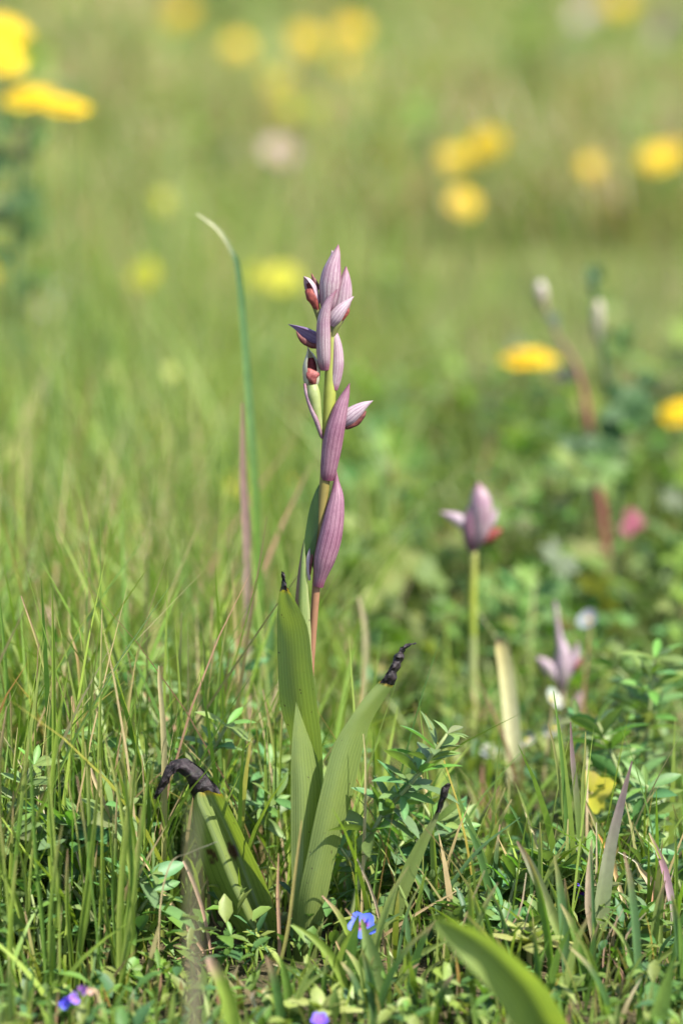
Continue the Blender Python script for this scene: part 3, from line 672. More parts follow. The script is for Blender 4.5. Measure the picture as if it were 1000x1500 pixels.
blade('grass_shoot', 'wide green grass leaf with torn, curled dry tip in the turf left of the orchid', 'grass blade',
      [(92, 1470), (92, 1420), (94, 1370), (97, 1330), (102, 1300), (98, 1288), (90, 1281)], [16, 18, 18, 16, 8, 5, 2], -0.01, [(0.2, 0.27, 0.09)]*4+[(0.24, 0.26, 0.11), STR, STR], None, 0.1, 0.3)
blade('grass_shoot', 'wide upright grass leaf with pale tip at the outer left of the turf', 'grass blade',
      [(37, 1460), (35, 1390), (32, 1330), (31, 1290), (31, 1250)], [18, 18, 15, 9, 2], 0.0, [(0.14, 0.2, 0.06)]*3+[PALE, STR], None, 0.2, 0.3)
blade('grass_shoot', 'long arching grass stem sweeping down right, with a side leaf, at the outer left', 'grass blade',
      [(92, 1560), (78, 1480), (60, 1425), (42, 1375), (22, 1315), (-8, 1255), (-40, 1190)], [12, 12, 11, 10, 9, 8, 6], -0.03, [(0.33, 0.25, 0.1), YG, (0.22, 0.28, 0.06), YG, YG, YG, YG], None, 0.0, 0.4)
blade('grass_shoot', 'short flat green leaf joining the long arching stem at the outer left', 'grass blade',
      [(46, 1380), (30, 1362), (10, 1340), (-12, 1318)], [8, 18, 20, 10], -0.032, (0.13, 0.2, 0.05), (0.12, 0.2, 0.05), 0.0, 0.3)
blade('dry_grass_shoot', 'thin straw stalk leaning left across the turf from tall dry seed grass', 'grass stalk',
      [(310, 1410), (255, 1330), (215, 1265), (170, 1210), (140, 1145), (134, 1125)], [5, 6, 5, 5, 6, 2], 0.0, [PNK, STR, STR, STR, (0.45, 0.32, 0.22)], None, 0.2, 0.5, mat=M_DRY)
blade('dry_grass_shoot', 'pinkish dry stalk leaning left in front of the folded leaf', 'grass stalk',
      [(310, 1400), (300, 1345), (290, 1310), (280, 1285), (269, 1261)], [4, 5, 6, 6, 4], -0.015, PNK, (0.4, 0.28, 0.2), 0.2, 0.5, mat=M_DRY)
blade('dry_grass_shoot', 'fine pale hay strand bending over the folded leaf', 'grass stalk',
      [(235, 1330), (250, 1265), (275, 1250), (300, 1240), (318, 1233)], [2.5, 2.5, 2.5, 2.5, 1.5], -0.03, STR, (0.45, 0.42, 0.3), 0.2, 0.5, mat=M_DRY)
blade('dry_grass_shoot', 'straw grass stalk rising just right of the leaf leaning right', 'grass stalk',
      [(530, 1330), (533, 1230), (535, 1170), (535, 1110), (532, 1075)], [4, 5, 4, 3, 2], -0.004, STR, (0.35, 0.33, 0.14), 0.2, 0.5, mat=M_DRY)
blade('dry_grass_shoot', 'small orange-brown bristle standing before the foot of the orchid leaves', 'grass stalk',
      [(400, 1480), (409, 1400), (407, 1310), (408, 1250)], [4, 5, 5, 1.5], -0.02, PNK, (0.38, 0.25, 0.13), 0.2, 0.5, mat=M_DRY)
blade('dry_grass_shoot', 'red-brown bristle standing just before the upright orchid leaf', 'grass stalk',
      [(396, 1470), (420, 1370), (432, 1280), (442, 1202)], [4, 5, 4, 1.5], -0.035, (0.24, 0.24, 0.07), (0.42, 0.3, 0.13), 0.2, 0.5)
blade('grass_shoot', 'short dark pointed grass blade beside the rosette, right of the narrow black-tipped leaf', 'grass blade',
      [(722, 1340), (712, 1290), (698, 1240), (681, 1205)], [10, 11, 10, 2], 0.0, DG, DG, 0.5, 0.4)
blade('grass_shoot', 'broad pointed dark blade leaning right behind the folded leaf', 'grass blade',
      [(328, 1230), (338, 1180), (350, 1140), (365, 1104)], [12, 15, 12, 2], 0.05, (0.06, 0.13, 0.03), (0.06, 0.13, 0.03), 0.2, 0.4)
blade('grass_shoot', 'upright dark blade just right of the leaning blade behind the folded leaf', 'grass blade',
      [(362, 1240), (364, 1190), (365, 1150), (369, 1125)], [13, 14, 11, 4], 0.06, (0.06, 0.13, 0.035), (0.06, 0.13, 0.035), 0.3, 0.4)
blade('grass_shoot', 'broad blue-green grass blade, soft, standing close behind the upright orchid leaf', 'grass blade',
      [(370, 1180), (380, 1090), (390, 1010), (396, 940), (400, 880)], [20, 24, 22, 16, 3], 0.17, (0.09, 0.17, 0.07), (0.1, 0.19, 0.06), 0.2, 0.4)
blade('seed_grass', 'feathery dry seed grass stalk rising above the drooping black leaf tip', 'grass stalk',
      [(238, 1390), (240, 1280), (241, 1180), (240, 1080), (234, 1000), (233, 975)], [6, 7, 9, 9, 6, 2], 0.015, [(0.2, 0.24, 0.05), (0.25, 0.25, 0.08), (0.3, 0.26, 0.13), (0.36, 0.3, 0.17), STR], None, 0.3, 0.6)
blade('dry_grass_shoot', 'pink-tipped grass blade standing in the turf at far left of the folded leaf', 'grass blade',
      [(112, 1230), (113, 1150), (112, 1090), (110, 1050), (106, 1020)], [8, 9, 9, 9, 3], 0.05, [MG, MG, MG, (0.5, 0.28, 0.19), (0.5, 0.3, 0.2)], None, 0.2, 0.4)
blade('dry_grass_shoot', 'grass blade with narrow red-brown tip arching over the turf, left', 'grass blade',
      [(118, 1180), (119, 1080), (117, 1000), (112, 955), (100, 920)], [3, 4, 4, 4, 1.5], 0.06, [YG, YG, YG, (0.4, 0.25, 0.12), STR], None, 0.2, 0.4)
blade('dry_grass_shoot', 'soft straw blade among the tall grass behind the upright orchid leaf', 'grass stalk',
      [(352, 1060), (345, 960), (338, 900), (325, 850)], [8, 9, 8, 2], 0.28, (0.3, 0.3, 0.1), STR, 0.2, 0.4, mat=M_DRY)
blade('dry_grass_shoot', 'pale soft straw blade right of the orchid, behind the leaf leaning right', 'grass stalk',
      [(530, 1100), (534, 1000), (536, 940), (532, 900), (524, 872)], [8, 9, 10, 8, 3], 0.20, (0.32, 0.33, 0.15), (0.45, 0.36, 0.22), 0.2, 0.4, mat=M_DRY)

# thin stalks of the left turf, each a thing
def pick(r): return random.choice(r)
TIPS = [('a straw-coloured tip', STR), ('a yellowish tip', (0.3, 0.27, 0.1)), ('a pinkish tip', PNK), ('a green tip', None)]
def stalks():
    grp = 'thin grass stalks in the turf left of the orchid'
    cols = [('yellow-green', YG), ('yellow-green', (0.19, 0.25, 0.05)), ('mid-green', MG), ('mid-green', (0.14, 0.21, 0.035))]
    for i in range(150):
        front = i >= 95
        if front:
            px = random.uniform(-20, 200); y = random.uniform(-0.055, 0.0); top = random.uniform(1060, 1300)
        else:
            px = random.uniform(-20, 395) if i < 80 else random.uniform(395, 440)
            y = random.uniform(-0.012, 0.12) if px < 215 else random.uniform(0.035, 0.14)
            top = random.gauss(1040, 75) - 64*y/0.1
            if px > 380: top = max(top, 1010)
            top = max(860, min(1230, top))
        b = 1400 - 900*y
        lx = random.gauss(0, 24); bend = random.gauss(0, 9)
        cn, col = pick(cols); tn, tip = pick(TIPS); tip = tip or col
        w = random.uniform(3.0, 8.5)
        lab = '%s %s grass stalk with %s, %s turf left of orchid' % ('sturdy' if w > 5.7 else 'thin', cn, tn, 'low front' if front else 'tall')
        blade('grass_stalk', lab, 'grass stalk', [(px, b), (px+lx*0.1+bend*.6, b*0.75+top*0.25), (px+lx*0.35+bend, (b+top)/2), (px+lx*0.7+bend*.6, b*0.2+top*0.8), (px+lx, top)], [w, w, w*0.9, w*0.7, 1.2], y, [col, col, col, tip], None, random.uniform(-.6, .6), 0.5, grp, rows=16)
stalks()
def short_blades():
    grp = 'short leaf blades in the turf right of the orchid'
    cols = [('yellow-green', YG), ('mid-green', MG), ('light green', (0.18, 0.24, 0.06)), ('blue-green', BG), ('dark green', DG), ('light green', (0.20, 0.26, 0.07))]
    for i in range(175):
        px = random.uniform(440, 1030); y = random.uniform(-0.055, 0.08)
        b = 1400 - 900*y
        ln = random.uniform(70, 210); lx = random.gauss(0, 45)
        if i >= 120:
            px = random.uniform(400, 1020); y = random.uniform(-0.075, -0.02); b = 1400-1450*y; ln = b-random.uniform(1335, 1440)
        if px < 520 and y < 0.01: ln = min(ln, 90 if i < 120 else b-1400)
        cn, col = pick(cols); tn, tip = pick(TIPS+[TIPS[3]]); tip = tip or col
        w = random.uniform(5, 15)
        lab = '%s %s leaf blade with %s, low turf right of orchid' % ('broad' if w > 10 else 'narrow', cn, tn)
        blade('short_grass_shoot', lab, 'grass blade', [(px, b), (px+lx*0.2, b-ln*0.4), (px+lx*0.55, b-ln*0.75), (px+lx, b-ln)], [w*.8, w, w*0.75, 1.5], y, [col, col, col, tip], None, random.uniform(-.7, .7), 0.4, grp, rows=14)
short_blades()
def front_blades():
    grp = 'soft leaf blades at the near edge of the turf'
    spots = [(985, 1405, 26, 40), (955, 1440, 20, 26), (935, 1455, 14, -10), (905, 1462, 16, 12), (800, 1440, 12, -22), (745, 1470, 14, 10), (690, 1455, 12, -30), (620, 1430, 18, -14), (640, 1462, 14, 20), (590, 1470, 10, 8), (455, 1462, 12, 10),
             (360, 1475, 12, -12), (255, 1452, 14, 14), (228, 1470, 11, -10), (190, 1458, 13, 9), (165, 1475, 10, -16), (150, 1440, 12, 10), (72, 1452, 14, -12), (40, 1430, 18, 10), (14, 1405, 16, -8), (5, 1450, 20, 14), (880, 1480, 12, -16), (970, 1478, 15, -8), (540, 1478, 11, -6), (425, 1484, 11, 12)]
    for i, (px, top, w, lx) in enumerate(spots):
        cn, col = pick([('yellow-green', YG), ('light green', (0.18, 0.24, 0.06)), ('mid-green', (0.12, 0.19, 0.04)), ('pale green', (0.20, 0.25, 0.085))])
        y = random.uniform(-0.10, -0.065)
        lab = '%s soft-edged %s leaf blade at the near edge of the turf' % ('broad' if w > 13 else 'narrow', cn)
        blade('front_grass_shoot', lab, 'grass blade', [(px-lx, top+190), (px-lx*.7, top+110), (px-lx*.3, top+50), (px, top)], [w, w, w*.8, 2], y, col, tuple(c*1.15 for c in col), random.uniform(-.5, .5), .45, grp, rows=14)
front_blades()
def straw_strands():
    grp = 'dry straw strands lying in the turf'
    for i in range(56):
        px = random.uniform(0, 1000); y = random.uniform(-0.05, 0.06)
        b = 1400-900*y + random.uniform(-25, 15)
        ln = random.uniform(60, 190); an = random.gauss(0, 0.75)
        w = random.uniform(2, 5)
        if 280 < px < 500 and y < 0.01: y = 0.03
        n0, c0 = pick([('pinkish', PNK), ('straw', STR), ('brown', (0.3, 0.18, 0.1))]); n1, c1 = pick([('yellowish', STR), ('pale', (0.45, 0.38, 0.26))])
        side = 'left' if px < 400 else ('right' if px > 520 else 'around the foot')
        lab = 'slanting dry %s strand with %s end in the turf %s of the orchid' % (n0, n1, side)
        blade('straw_strand', lab, 'straw', [(px, b), (px+math.sin(an)*ln*.5+random.gauss(0, 6), b-math.cos(an)*ln*.5), (px+math.sin(an)*ln, b-math.cos(an)*ln)], [w, w, 1.5], y,
              c0, c1, random.uniform(-.6, .6), 0.5, grp, mat=M_DRY, rows=10)
straw_strands()

# ------------------------------------------------------------------ leafy legume sprigs
def leaflet_cluster(n, L, wr, seed, col):
    r = random.Random(seed); V, F, CO = [], [], []
    for i in range(n):
        az = (i/(n-1)-0.5)*r.uniform(3.0, 4.6)+r.gauss(0, .15)
        el = r.uniform(0.15, 0.75); l = L*r.uniform(0.75, 1.15); w = l*wr*r.uniform(.85, 1.2)
        d = Vector((math.sin(az)*math.cos(el), math.cos(az)*math.cos(el), math.sin(el)))
        s = Vector((math.cos(az), -math.sin(az), 0)); nn = s.cross(d).normalized()
        tw = r.gauss(0, .35); s = (s*math.cos(tw)+nn*math.sin(tw)); nn = s.cross(d)
        b = len(V); rows = 7; cc = tuple(c*r.uniform(.8, 1.2) for c in col)
        for q in range(rows):
            t = q/(rows-1); pr = [0.12, 0.5, 0.82, 1.0, 0.95, 0.62, 0.05][q]
            c = d*(l*t) - nn*(l*0.16*t*t)
            for a in (-1, 0, 1):
                V.append(c + s*(0.5*w*pr*a) + nn*(0.5*w*pr*0.4*abs(a)))
                CO.append(tuple(x*(1.25 if a == 0 else 1.0) for x in cc))
        for q in range(rows-1):
            for a in range(2):
                k = b+q*3+a; F.append((k, k+1, k+4, k+3))
    me = bpy.data.meshes.new('leaf')
    me.from_pydata([tuple(v) for v in V], [], F)
    at = me.color_attributes.new('Col', 'FLOAT_COLOR', 'POINT')
    at.data.foreach_set('color', np.hstack([np.array(CO, dtype=np.float32), np.ones((len(V), 1), np.float32)]).ravel())
    me.polygons.foreach_set('use_smooth', [True]*len(F)); me.materials.append(M_LEAFLET); me.update()
    return me
LEAFM = [leaflet_cluster(5, 0.0145, 0.28, s, c) for s, c in enumerate([(0.09, 0.16, 0.045), (0.10, 0.175, 0.045), (0.08, 0.15, 0.055), (0.12, 0.195, 0.04), (0.11, 0.175, 0.06), (0.085, 0.16, 0.035)])]
LEAFB = [leaflet_cluster(3, 0.011, 0.55, 20+s, c) for s, c in enumerate([(0.10, 0.175, 0.03), (0.08, 0.15, 0.03), (0.13, 0.19, 0.045)])]
def sprig(label, pts, sc, group=None, n=7, meshes=LEAFM, name='legume_sprig', stemcol=(0.2, 0.24, 0.09), start=0.25):
    root = pts[0].copy(); root.z = ground(root.x, root.y)-0.001
    pts = [root]+list(pts[1:])
    t = thing(name, label, 'plant', root, group)
    tube('stem', pts, [0.0009*sc, 0.0008*sc, 0.0005*sc], M_PLAIN, t, stemcol, n=6, rows=10)
    ax = catmull(pts, 40)
    for i in range(n):
        f = start+(1-start)*i/(n-1) if n > 1 else 1
        k = min(39, int(f*39)); p = ax[k]; tg = (ax[min(k+1, 39)]-ax[max(k-1, 0)]).normalized()
        lf = bpy.data.objects.new('leaf', random.choice(meshes)); C.objects.link(lf); lf.parent = t
        up = Vector((random.gauss(0, .5), random.gauss(-0.1, .5), 1)).normalized()
        if i == n-1: up = tg
        q = (up*0.6+tg*0.7).normalized().to_track_quat('Z', 'Y')
        lf.rotation_mode = 'QUATERNION'
        lf.rotation_quaternion = q @ Matrix.Rotation(random.uniform(0, 6.28), 3, 'Z').to_quaternion()
        lf.location = p-root; s = sc*random.uniform(.75, 1.15)*(0.75 if i == n-1 else 1); lf.scale = (s, s, s)
    return t
sprig('leafy legume sprig rising beside the orchid leaf leaning right, top clear of the turf', [W(500, 1330, 0.0), W(545, 1220, 0.0), W(600, 1150, 0.0), W(655, 1075, 0.0)], 1.15, None, 9, start=0.35)
sprig('blue-green legume sprig spreading its narrow leaflets among the thin stalks on the left', [W(60, 1300, 0.0), W(90, 1250, 0.0), W(110, 1205, 0.0)], 1.35, None, 4, start=.5)
def sprigs():
    labs = ('blue-green leafy legume sprig in the turf left of the orchid', 'legume sprigs in the turf left of the orchid'), \
           ('green leafy legume sprig in the low turf right of the orchid', 'legume sprigs in the turf right of the orchid'), \
           ('small round-leaved clover sprig low in the turf', 'clover sprigs low in the turf')
    for i in range(104):
        kind = 0 if i < 48 else (1 if i < 78 else 2)
        if kind == 0: px = random.uniform(-30, 400)
        elif kind == 1: px = random.uniform(500, 1030)
        else: px = random.uniform(0, 1000)
        y = random.choice((random.uniform(-0.03, 0.07), random.uniform(-0.03, 0.26))) if kind < 2 else random.uniform(-0.075, 0.05)
        if kind == 1 and 690 < px < 880 and y > .02: y = random.uniform(-.02, .02)
        if kind == 2 and 270 < px < 480: px += 260
        if kind == 0 and 205 < px < 470 and y < 0.05: y += 0.08
        x = (px-500)*S*(1+y)
        hh = random.uniform(0.028, 0.065) if kind < 2 else random.uniform(0.012, 0.024)
        if y < 0.03 and px > 690: hh *= 0.55
        if y < 0: hh *= 0.6
        if px < 300 and y > 0: hh *= 1.25
        a = random.uniform(0, 6.28); r = hh*random.uniform(0.3, 0.9)
        g = ground(x, y)
        p = [Vector((x, y, g)), Vector((x+math.cos(a)*r*.4, y+math.sin(a)*r*.25, g+hh*.6)), Vector((x+math.cos(a)*r, y+math.sin(a)*r*.6, g+hh))]
        sprig('%s, %s' % (labs[kind][0], 'tall and loose' if hh > .05 else ('low and compact' if hh < .035 else 'of middling height')), p, random.uniform(0.8, 1.25) if kind < 2 else random.uniform(0.5, 0.9), labs[kind][1], random.randint(5, 8) if kind < 2 else 4, LEAFM if kind < 2 else LEAFB, 'legume_sprig' if kind < 2 else 'clover_sprig', start=0.3)
sprigs()
# pale rosette low on the right
def rosette(px, py, y, label, sc=1.0, col=(0.22, 0.27, 0.08), n=11):
    p = W(px, py, y); g = ground(p.x, p.y)
    t = thing('leaf_rosette', label, 'plant', (p.x, p.y, g))
    tube('stem', [Vector((p.x, p.y, g)), Vector((p.x, p.y, (p.z+g)/2)), p], [.0012, .0011, .0009], M_PLAIN, t, (0.3, 0.2, 0.09), (0.26, 0.26, 0.09), n=6)
    for i in range(n):
        a = i*2.399; el = 0.15+0.85*i/n; L = 0.014*sc*(1-0.4*i/n)
        d = Vector((math.cos(a)*math.cos(el), math.sin(a)*math.cos(el), math.sin(el))); s = Vector((-math.sin(a), math.cos(a), 0)); nn = d.cross(s)
        V, F = [], []
        for q in range(7):
            tt = q/6; pr = [.2, .6, .9, 1, .85, .5, .05][q]
            for b in (-1, 0, 1): V.append(p + d*L*tt + nn*(-0.2*L*tt*tt) + s*(b*L*.24*pr) + nn*(-abs(b)*L*.08))
        for q in range(6):
            for b in range(2): k = q*3+b; F.append((k, k+1, k+4, k+3))
        cc = mixc(col, (0.36, 0.22, 0.08), random.random()*.25)
        build('leaf', V, F, M_LEAFLET, t, loc=p, col=[cc]*len(V))
rosette(775, 1378, -0.03, 'pale yellow-green leaf rosette on a reddish stem in the low turf', 1.2)
rosette(470, 1475, -0.07, 'pale green rosette of round leaves low before the orchid', 1.0, (0.21, 0.28, 0.08), 9)

# ------------------------------------------------------------------ flowers
def petal_geo(c, d, s, nn, L, w, cup, prof):
    V = []
    n = len(prof)
    for q in range(n):
        t = q/(n-1)
        for b in (-1, 0, 1):
            V.append(c + d*L*t + nn*(cup*L*t*t) + s*(b*w*.5*prof[q]) + nn*(abs(b)*w*0.06))
    F = []
    for q in range(n-1):
        for b in range(2): k = q*3+b; F.append((k, k+1, k+4, k+3))
    return V, F
def frame(nrm):
    nrm = nrm.normalized(); x = nrm.cross(Vector((0, 1, 0.2))).normalized(); return x, nrm.cross(x), nrm
def blue_flower(px, py, y, rad, nrm, label, stem_foot=None, col=(0.055, 0.09, 0.62), ctr=(0.28, 0.02, 0.12)):
    p = W(px, py, y); g = ground(p.x, p.y)
    t = thing('blue_flower', label, 'flower', (p.x, p.y, g))
    tube('stem', [Vector((p.x, p.y, g-.001)), Vector((p.x+.001, p.y+.002, (p.z+g)/2)), p], [.0006, .0005, .0005], M_PLAIN, t, MG, (0.22, 0.15, 0.08), n=6)
    X, Y, N = frame(nrm)
    for i in range(5):
        a = i*2*math.pi/5+.3; d = (X*math.cos(a)+Y*math.sin(a)); s = N.cross(d)
        V, F = petal_geo(p, d, s, N, rad, rad*0.95, 0.15, [.15, .6, .95, 1, .75, .3])
        co = []
        for q in range(6): co += [mixc(ctr, col, sst(0.15, .45, q/5))]*3
        build('petal', V, F, M_PLAIN, t, loc=p, col=co)
    V, F, _ = tube_geo([p, p+N*rad*.25], [rad*.12, rad*.08], 7, 4)
    build('stamen_cluster', V, F, M_PLAIN, t, loc=p, col=[(0.45, 0.28, 0.05)]*len(V))
blue_flower(530, 1356, -0.03, 21*S, Vector((0.1, -0.75, .65)), 'open blue five-petalled flower between the two green leaf blades')
blue_flower(468, 1494, -0.092, 12*S, Vector((0, -0.5, .8)), 'small violet-blue flower low before the pale round-leaved rosette', col=(0.12, 0.06, 0.5), ctr=(0.16, 0.05, 0.4))
blue_flower(847, 1306, 0.005, 12*S, Vector((0.6, -0.5, .5)), 'small deep violet-blue flower behind the purple-grey blades', col=(0.10, 0.04, 0.55))
blue_flower(824, 1312, 0.012, 8*S, Vector((-0.2, -0.7, .5)), 'tiny pale blue flower beside the deep violet-blue flower', col=(0.25, 0.3, 0.7))
blue_flower(305, 998, 0.22, 16*S, Vector((0, -0.8, .6)), 'soft pale blue flower hanging in the tall grass behind the folded leaf', col=(0.18, 0.2, 0.6))
def violet_spike():
    p = W(112, 1462, -0.088); g = ground(p.x, p.y)
    t = thing('vetch_flower', 'violet-blue and pink vetch-like flower low in the turf at the outer left', 'flower', (p.x+.006, p.y, g))
    a = W(142, 1456, -0.088)
    tube('stem', [Vector((a.x, a.y, g-.001)), Vector((a.x+.001, a.y, (a.z+g)/2)), a, W(128, 1450, -.088)], [.0007, .0006, .0007, .0008], M_PLAIN, t, MG, (0.4, 0.25, 0.16), n=6)
    for (x, y, r, c) in ((93, 1472, 7, (0.06, 0.05, 0.5)), (101, 1466, 8, (0.09, 0.06, 0.55)), (109, 1463, 9, (0.2, 0.08, 0.5)), (110, 1459, 5, (0.6, 0.4, 0.6)), (123, 1449, 8, (0.4, 0.15, 0.5)), (131, 1452, 6, (0.45, 0.28, 0.22))):
        q = W(x, y, -.090)
        X, Y, N = frame(Vector((random.gauss(-.3, .4), -1, random.gauss(.4, .3))))
        V, F = [], []
        for i in range(3):
            an = i*2.1+random.random(); d = X*math.cos(an)+Y*math.sin(an); s = N.cross(d)
            v, f = petal_geo(q, d, s, N, r*S, r*S*1.1, .35, [.2, .7, 1, 1, .6, .2]); F += [tuple(k+len(V) for k in ff) for ff in f]; V += v
        build('petal', V, F, M_PLAIN, t, loc=q, col=[c]*len(V))
violet_spike()

YEL = (0.62, 0.415, 0.008); LEM = (0.40, 0.38, 0.02); CRE = (0.46, 0.43, 0.17); WHT = (0.34, 0.34, 0.29); PINKW = (0.30, 0.22, 0.20)
def daisy(p, rad, nrm, label, group, col, npet=18, double=True, leaves=True, name='yellow_daisy', cen=None, thick=0.0015, dome=-.10):
    g = ground(p.x, p.y)
    t = thing(name, label, 'flower', (p.x, p.y, g), group)
    b = Vector((p.x+random.gauss(0, .004), p.y, g-.003)); m = (b+p)/2+Vector((random.gauss(0, .004), 0, 0))
    tube('stem', [b, m, p], [thick, thick*.9, thick*.8], M_PLAIN, t, (0.10, 0.15, 0.035), (0.13, 0.18, 0.04), n=7)
    X, Y, N = frame(nrm); V, F, CO = [], [], []
    for ring in range(2 if double else 1):
        R = rad*(1 if ring == 0 else .62)
        for i in range(npet):
            a = 2*math.pi*(i+.5*ring)/npet+random.gauss(0, .05); d = (X*math.cos(a)+Y*math.sin(a)+N*(0.05+.22*ring)).normalized(); s = N.cross(d).normalized()
            v, f = petal_geo(p+N*(.001*ring), d, s, N, R*random.uniform(.88, 1.06), R*6.6/npet, dome, [.35, .75, .95, 1, .9, .55])
            F += [tuple(k+len(V) for k in ff) for ff in f]; V += v
            cc = tuple(c*random.uniform(.9, 1.08) for c in col); CO += [cc]*len(v)
    build('corolla', V, F, M_PETAL_Y, t, loc=p, col=CO)
    ax = [p-N*rad*.32, p-N*rad*.2, p+N*rad*.02]
    V, F, _ = tube_geo(ax, [rad*.08, rad*.24, rad*.28], 10, 8)
    build('calyx', V, F, M_PLAIN, t, loc=p, col=[(0.06, 0.10, 0.03)]*len(V))
    ax = [p, p+N*rad*.14, p+N*rad*.2]; V, F, _ = tube_geo(ax, [rad*.32, rad*.26, rad*.05], 10, 6)
    build('disc', V, F, M_PLAIN, t, loc=p, col=[cen or tuple(c*.9 for c in col)]*len(V))
    if leaves:
        h = p.z-g
        for i in range(3):
            a = random.uniform(0, 6.28); q = b.lerp(p, .15+.2*i); d = Vector((math.cos(a), math.sin(a), .7)).normalized(); s = d.cross(Vector((0, 0, 1))).normalized(); nn = s.cross(d)
            v, f = petal_geo(q, d, s, nn, min(.05, h*.5), .009, -.3, [.3, .8, 1, .7, .9, .2])
            build('leaf', v, f, M_HERB, t, loc=q, col=[(0.08, 0.14, 0.035)]*len(v))
    return t
FARY = 'yellow daisies in the blurred meadow behind'
FARL = 'out-of-focus yellow daisy far back in the meadow'
def at_y(px, py, y): return W(px, py, y)
daisy(at_y(773, 521, 0.74), .0185, Vector((-.02, -.12, 1)), 'bright yellow daisy seen from the side, right of the orchid and above the smaller orchid', None, YEL, 20, dome=-.22)
daisy(at_y(44, 142, 0.86), .018, Vector((-.1, -.35, 1)), 'bright yellow daisy on a leafy plant at the upper left, overlapping a second one', None, YEL, 20)
daisy(at_y(96, 155, 0.80), .0165, Vector((.15, -.25, 1)), 'bright yellow daisy right beside another on the leafy plant, upper left', None, YEL, 20)
daisy(at_y(2, 82, 0.95), .018, Vector((.3, -.5, .8)), 'yellow daisy cut by the picture edge above the leafy plant, lower of two', None, YEL, 18)
daisy(at_y(4, 45, 1.15), .02, Vector((.2, -.5, .8)), 'yellow daisy cut by the picture edge above the leafy plant, upper of two', None, YEL, 18)
daisy(at_y(998, 603, 0.72), .014, Vector((-.2, -.4, 1)), 'yellow daisy cut by the picture edge beside the red-stemmed plant', None, YEL, 18)
for (px, py, h, r) in ((265, 20, .10, .030), (350, 68, .08, .026), (448, 58, .09, .030), (515, 45, .09, .032), (516, 92, .08, .027), (410, 118, .08, .026), (600, 168, .07, .022), (562, 222, .06, .019), (710, 212, .11, .025), (680, 296, .08, .018), (668, 232, .08, .02), (870, 246, .07, .02), (960, 231, .10, .020), (0, 385, .10, .018), (985, 225, .10, .018), (440, 712, .05, .010), (905, 5, .1, .03)):
    daisy(on_ray(px, py, h, .5), r*.8, Vector((random.gauss(0, .25), -.9, .8)), FARL, FARY, YEL, 15, leaves=False)
for (px, py, h, r, c) in ((418, 160, .10, .013, LEM), (212, 402, .09, .0125, LEM), (415, 408, .09, .0135, LEM), (376, 405, .08, .010, LEM), (240, 296, .07, .012, LEM), (342, 712, .05, .009, LEM), (222, 625, .05, .008, LEM), (460, 160, .06, .012, LEM)):
    daisy(on_ray(px, py, h, .5), r, Vector((random.gauss(0, .2), -.9, .7)), 'out-of-focus lemon-yellow flower in the meadow behind the tall blue-green blade', 'lemon-yellow flowers in the blurred meadow', c, 8, False, False, 'lemon_flower')
daisy(on_ray(165, 546, .06, .4), .0085, Vector((.1, -.6, 1)), 'pale cream flower in the blurred meadow, left of a similar greener one', None, CRE, 8, False, False, 'cream_flower')
daisy(on_ray(252, 546, .06, .4), .0075, Vector((-.1, -.6, 1)), 'greenish cream flower in the blurred meadow between the cream flower and the tall blade', None, (0.55, 0.56, 0.16), 8, False, False, 'cream_flower')
for (px, py, h, r, c, lab) in ((410, 228, .10, .024, PINKW, 'dusty pink flower head blurred far behind the orchid spike'), (985, 40, .14, .034, PINKW, 'large dusty pink flower head at the far upper right'), (862, 25, .12, .030, (0.42, 0.34, 0.32), 'greyish pink flower head on the far slope left of a larger pink one'),
                          (80, 455, .06, .012, WHT, 'white flower blurred in the meadow at the left edge'), (718, 1102, .035, .0045, WHT, 'small white flower beside the withered cream leaf'), (812, 1068, .045, .006, WHT, 'white flower under the pink orchid lying low'),
                          (808, 1025, .05, .0055, WHT, 'creamy white flower just above another under the low pink orchid'), (770, 1085, .035, .0048, WHT, 'small white flower between the cream leaf and the low pink orchid'), (861, 909, .05, .006, (0.27, 0.28, 0.32), 'pale bluish white flower beside the red-stemmed plant'),
                          (95, 425, .05, .008, WHT, 'tiny white flower blurred above another at the left edge')):
    daisy(W(px, py, .19) if py > 1000 else on_ray(px, py, h, .12), r*.9, Vector((random.gauss(.2, .5), -.5, .8)), lab, None, c, 6, False, False, 'pale_flower', (0.4, 0.33, 0.06), dome=.25)

